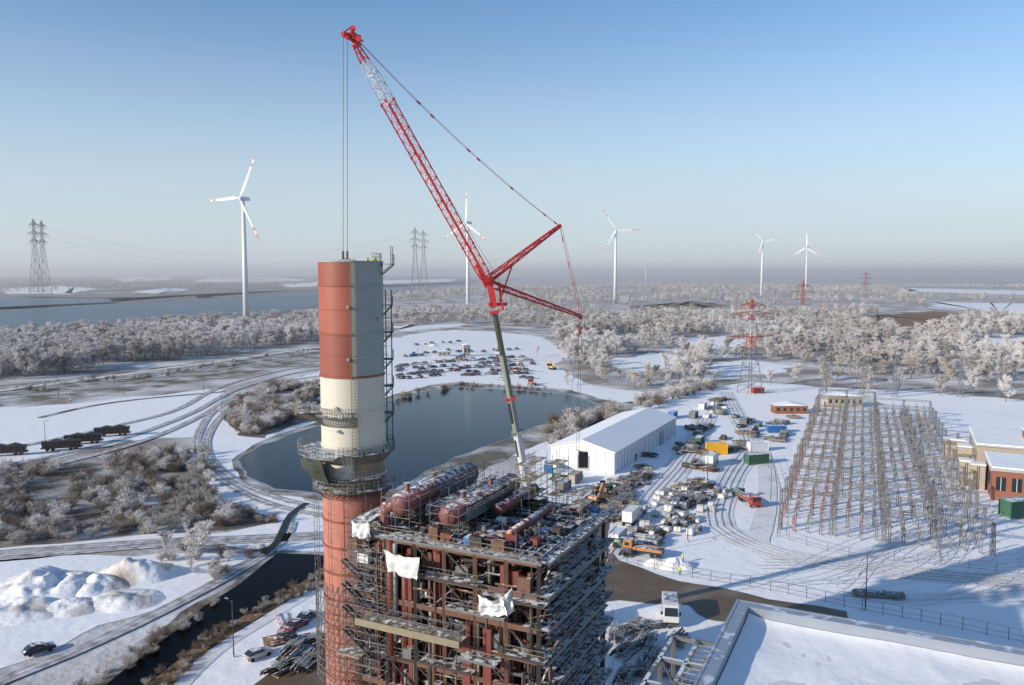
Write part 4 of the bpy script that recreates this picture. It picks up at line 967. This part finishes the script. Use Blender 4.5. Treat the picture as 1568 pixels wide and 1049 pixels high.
# ---------------------------------------------------------------- snow mounds
def mound(u,v,r,h,seed,name='snow_mound',m='mound_snow'):
    mb=MB(); c=G(u,v); n=50; vs=[];fs=[]
    for i in range(n+1):
        for j in range(n+1):
            x=(i/n*2-1);y=(j/n*2-1); d=math.hypot(x,y); f=max(0,1-d*d)**1.2
            p=Vector((x*r*1.3,y*r,0)); z=h*f*(1+.7*noise.noise(p*.2+Vector((seed,0,0)))+.35*noise.noise(p*.5+Vector((0,seed,0)))+.2*abs(noise.noise(p*1.3))+.07*noise.noise(p*3.))-.1*(1-f)
            vs.append(c+p+Vector((0,0,max(z,-.1)+.08)))
    for i in range(n):
        for j in range(n): k=i*(n+1)+j; fs.append((k,k+n+1,k+n+2,k+1))
    mb.add(vs,fs,m,True); mb.obj(name)
for u,v,r,h,s in((70,900,9,2.6,1),(140,900,6,1.6,5),(210,880,6.5,2.8,9),(30,935,7,1.3,13),(110,930,5,1.,17),(1025,868,2.5,1.6,21),(1045,868,2.2,1.3,23),(1005,865,2.2,1.2,25),(190,920,6,1.1,27),(660,530,5,1.6,31)): mound(u,v,r,h,s)
# ---------------------------------------------------------------- workers
def worker():
    sk=[(0,0,.95),(0,0,1.15),(0,0,1.42),(0,0,1.52),(0,0.01,1.66),(0,0,1.78),(.2,0,1.42),(.3,.03,1.15),(.28,.15,.92),(-.2,0,1.42),(-.3,.03,1.15),(-.26,.18,.95),(.1,0,.9),(.12,.03,.5),(.13,-.02,.08),(.13,.14,.04),(-.1,0,.9),(-.13,-.02,.5),(-.15,-.1,.08),(-.15,.06,.04)]
    ed=[(0,1),(1,2),(2,3),(3,4),(4,5),(2,6),(6,7),(7,8),(2,9),(9,10),(10,11),(0,12),(12,13),(13,14),(14,15),(0,16),(16,17),(17,18),(18,19)]
    rd=[.16,.17,.16,.07,.11,.09,.09,.065,.045,.09,.065,.045,.11,.08,.06,.05,.11,.08,.06,.05]
    me=bpy.data.meshes.new('sk'); me.from_pydata(sk,ed,[]); o=bpy.data.objects.new('sk',me); COL.objects.link(o)
    md=o.modifiers.new('s','SKIN'); 
    for i,v in enumerate(me.skin_vertices[0].data): v.radius=(rd[i],rd[i]); v.use_root=(i==0)
    s2=o.modifiers.new('ss','SUBSURF'); s2.levels=1; s2.render_levels=1
    dg=bpy.context.evaluated_depsgraph_get(); m2=bpy.data.meshes.new_from_object(o.evaluated_get(dg)); m2.name='construction_worker'; bpy.data.objects.remove(o)
    m2.materials.clear()
    for m in('hivis','trouser','skin','helmet'): m2.materials.append(MATS[m])
    for p in m2.polygons:
        z=p.center.z; p.use_smooth=True; p.material_index=3 if z>1.68 else 2 if z>1.5 else 0 if z>.88 and not(abs(p.center.x)>.2 and z<.98) else 2 if (abs(p.center.x)>.2 and z>.85) else 1
    return m2
try:
    WK=worker()
    for k,(u,dy) in enumerate(((563,-1.8),(574,-1.5))):
        p=P(u,402,SY+dy); p.z=zt-1.15; place('construction_worker',WK,p,U(0,6))
    for u,v in((1041,882),(1046,862),(108,616)): put('construction_worker',WK,u,v,U(0,6),1.05)
    pm=MB(); 
    pm.cyl(S0+Vector((0,0,zt-1.3)),S0+Vector((0,0,zt-1.15)),RS-.15,'plank',n=32); pm.obj('inner_work_platform',ST)
except Exception as ex: print('worker',ex)
# ---------------------------------------------------------------- light, sky, haze
el=math.radians(19); az=Vector((-.89,-.455,0)).normalized()
sd=Vector((az.x*math.cos(el),az.y*math.cos(el),math.sin(el)))
sl=bpy.data.lights.new('sun','SUN'); sl.energy=4.9; sl.angle=math.radians(.5); sl.color=(1,.9,.77)
so=bpy.data.objects.new('sun',sl); COL.objects.link(so); so.rotation_euler=sd.to_track_quat('Z','Y').to_euler()
w=bpy.data.worlds.new('World'); scene.world=w; w.use_nodes=True; nt=w.node_tree; bg=nt.nodes['Background']; sky=nt.nodes.new('ShaderNodeTexSky'); sky.sky_type='NISHITA'; sky.sun_disc=False
sky.sun_elevation=el; sky.sun_rotation=math.atan2(az.x,az.y)%(2*math.pi); sky.air_density=1.; sky.dust_density=.3; sky.ozone_density=2.; sky.altitude=50
N_=nt.nodes.new; lk=nt.links.new
gain=N_('ShaderNodeMix'); gain.data_type='RGBA'; gain.blend_type='MULTIPLY'; gain.inputs[0].default_value=1; lk(sky.outputs[0],gain.inputs[6]); gain.inputs[7].default_value=(1.0,1.17,1.32,1)
# pale winter haze in the lowest part of the atmosphere
geo=N_('ShaderNodeTexCoord'); sp=N_('ShaderNodeSeparateXYZ'); lk(geo.outputs['Generated'],sp.inputs[0])
mr=N_('ShaderNodeMapRange'); mr.interpolation_type='SMOOTHSTEP'; mr.inputs[1].default_value=-.02; mr.inputs[2].default_value=.33; mr.inputs[3].default_value=.92; mr.inputs[4].default_value=0; lk(sp.outputs[2],mr.inputs[0])
mx=N_('ShaderNodeMix'); mx.data_type='RGBA'; lk(mr.outputs[0],mx.inputs[0]); lk(gain.outputs[2],mx.inputs[6]); mx.inputs[7].default_value=(4.9,5.5,6.1,1)
lk(mx.outputs[2],bg.inputs[0]); bg.inputs[1].default_value=.125
# winter ground haze: real scattering air layer lying over the river plain beyond the site
hm=bpy.data.materials.new('haze_air'); hm.use_nodes=True; n=hm.node_tree.nodes; n.clear(); out=n.new('ShaderNodeOutputMaterial'); vsn=n.new('ShaderNodeVolumeScatter'); vsn.inputs['Color'].default_value=(.85,.88,.95,1); vsn.inputs['Density'].default_value=.00017; vsn.inputs['Anisotropy'].default_value=.2; hm.node_tree.links.new(vsn.outputs[0],out.inputs['Volume']); MATS['haze_air']=hm
mb=MB(); mb.box((0,10720,66),(30000,20640,130),'haze_air'); mb.obj('haze')
cam=bpy.data.cameras.new('camera'); co_=bpy.data.objects.new('camera',cam); COL.objects.link(co_); cam.sensor_width=36; cam.lens=36*F/W; cam.clip_start=.5; cam.clip_end=60000
co_.location=(0,0,CZ); co_.rotation_euler=(math.pi/2-PIT,0,0); scene.camera=co_
scene.view_settings.view_transform='Standard'; scene.view_settings.look='None'; scene.view_settings.exposure=0
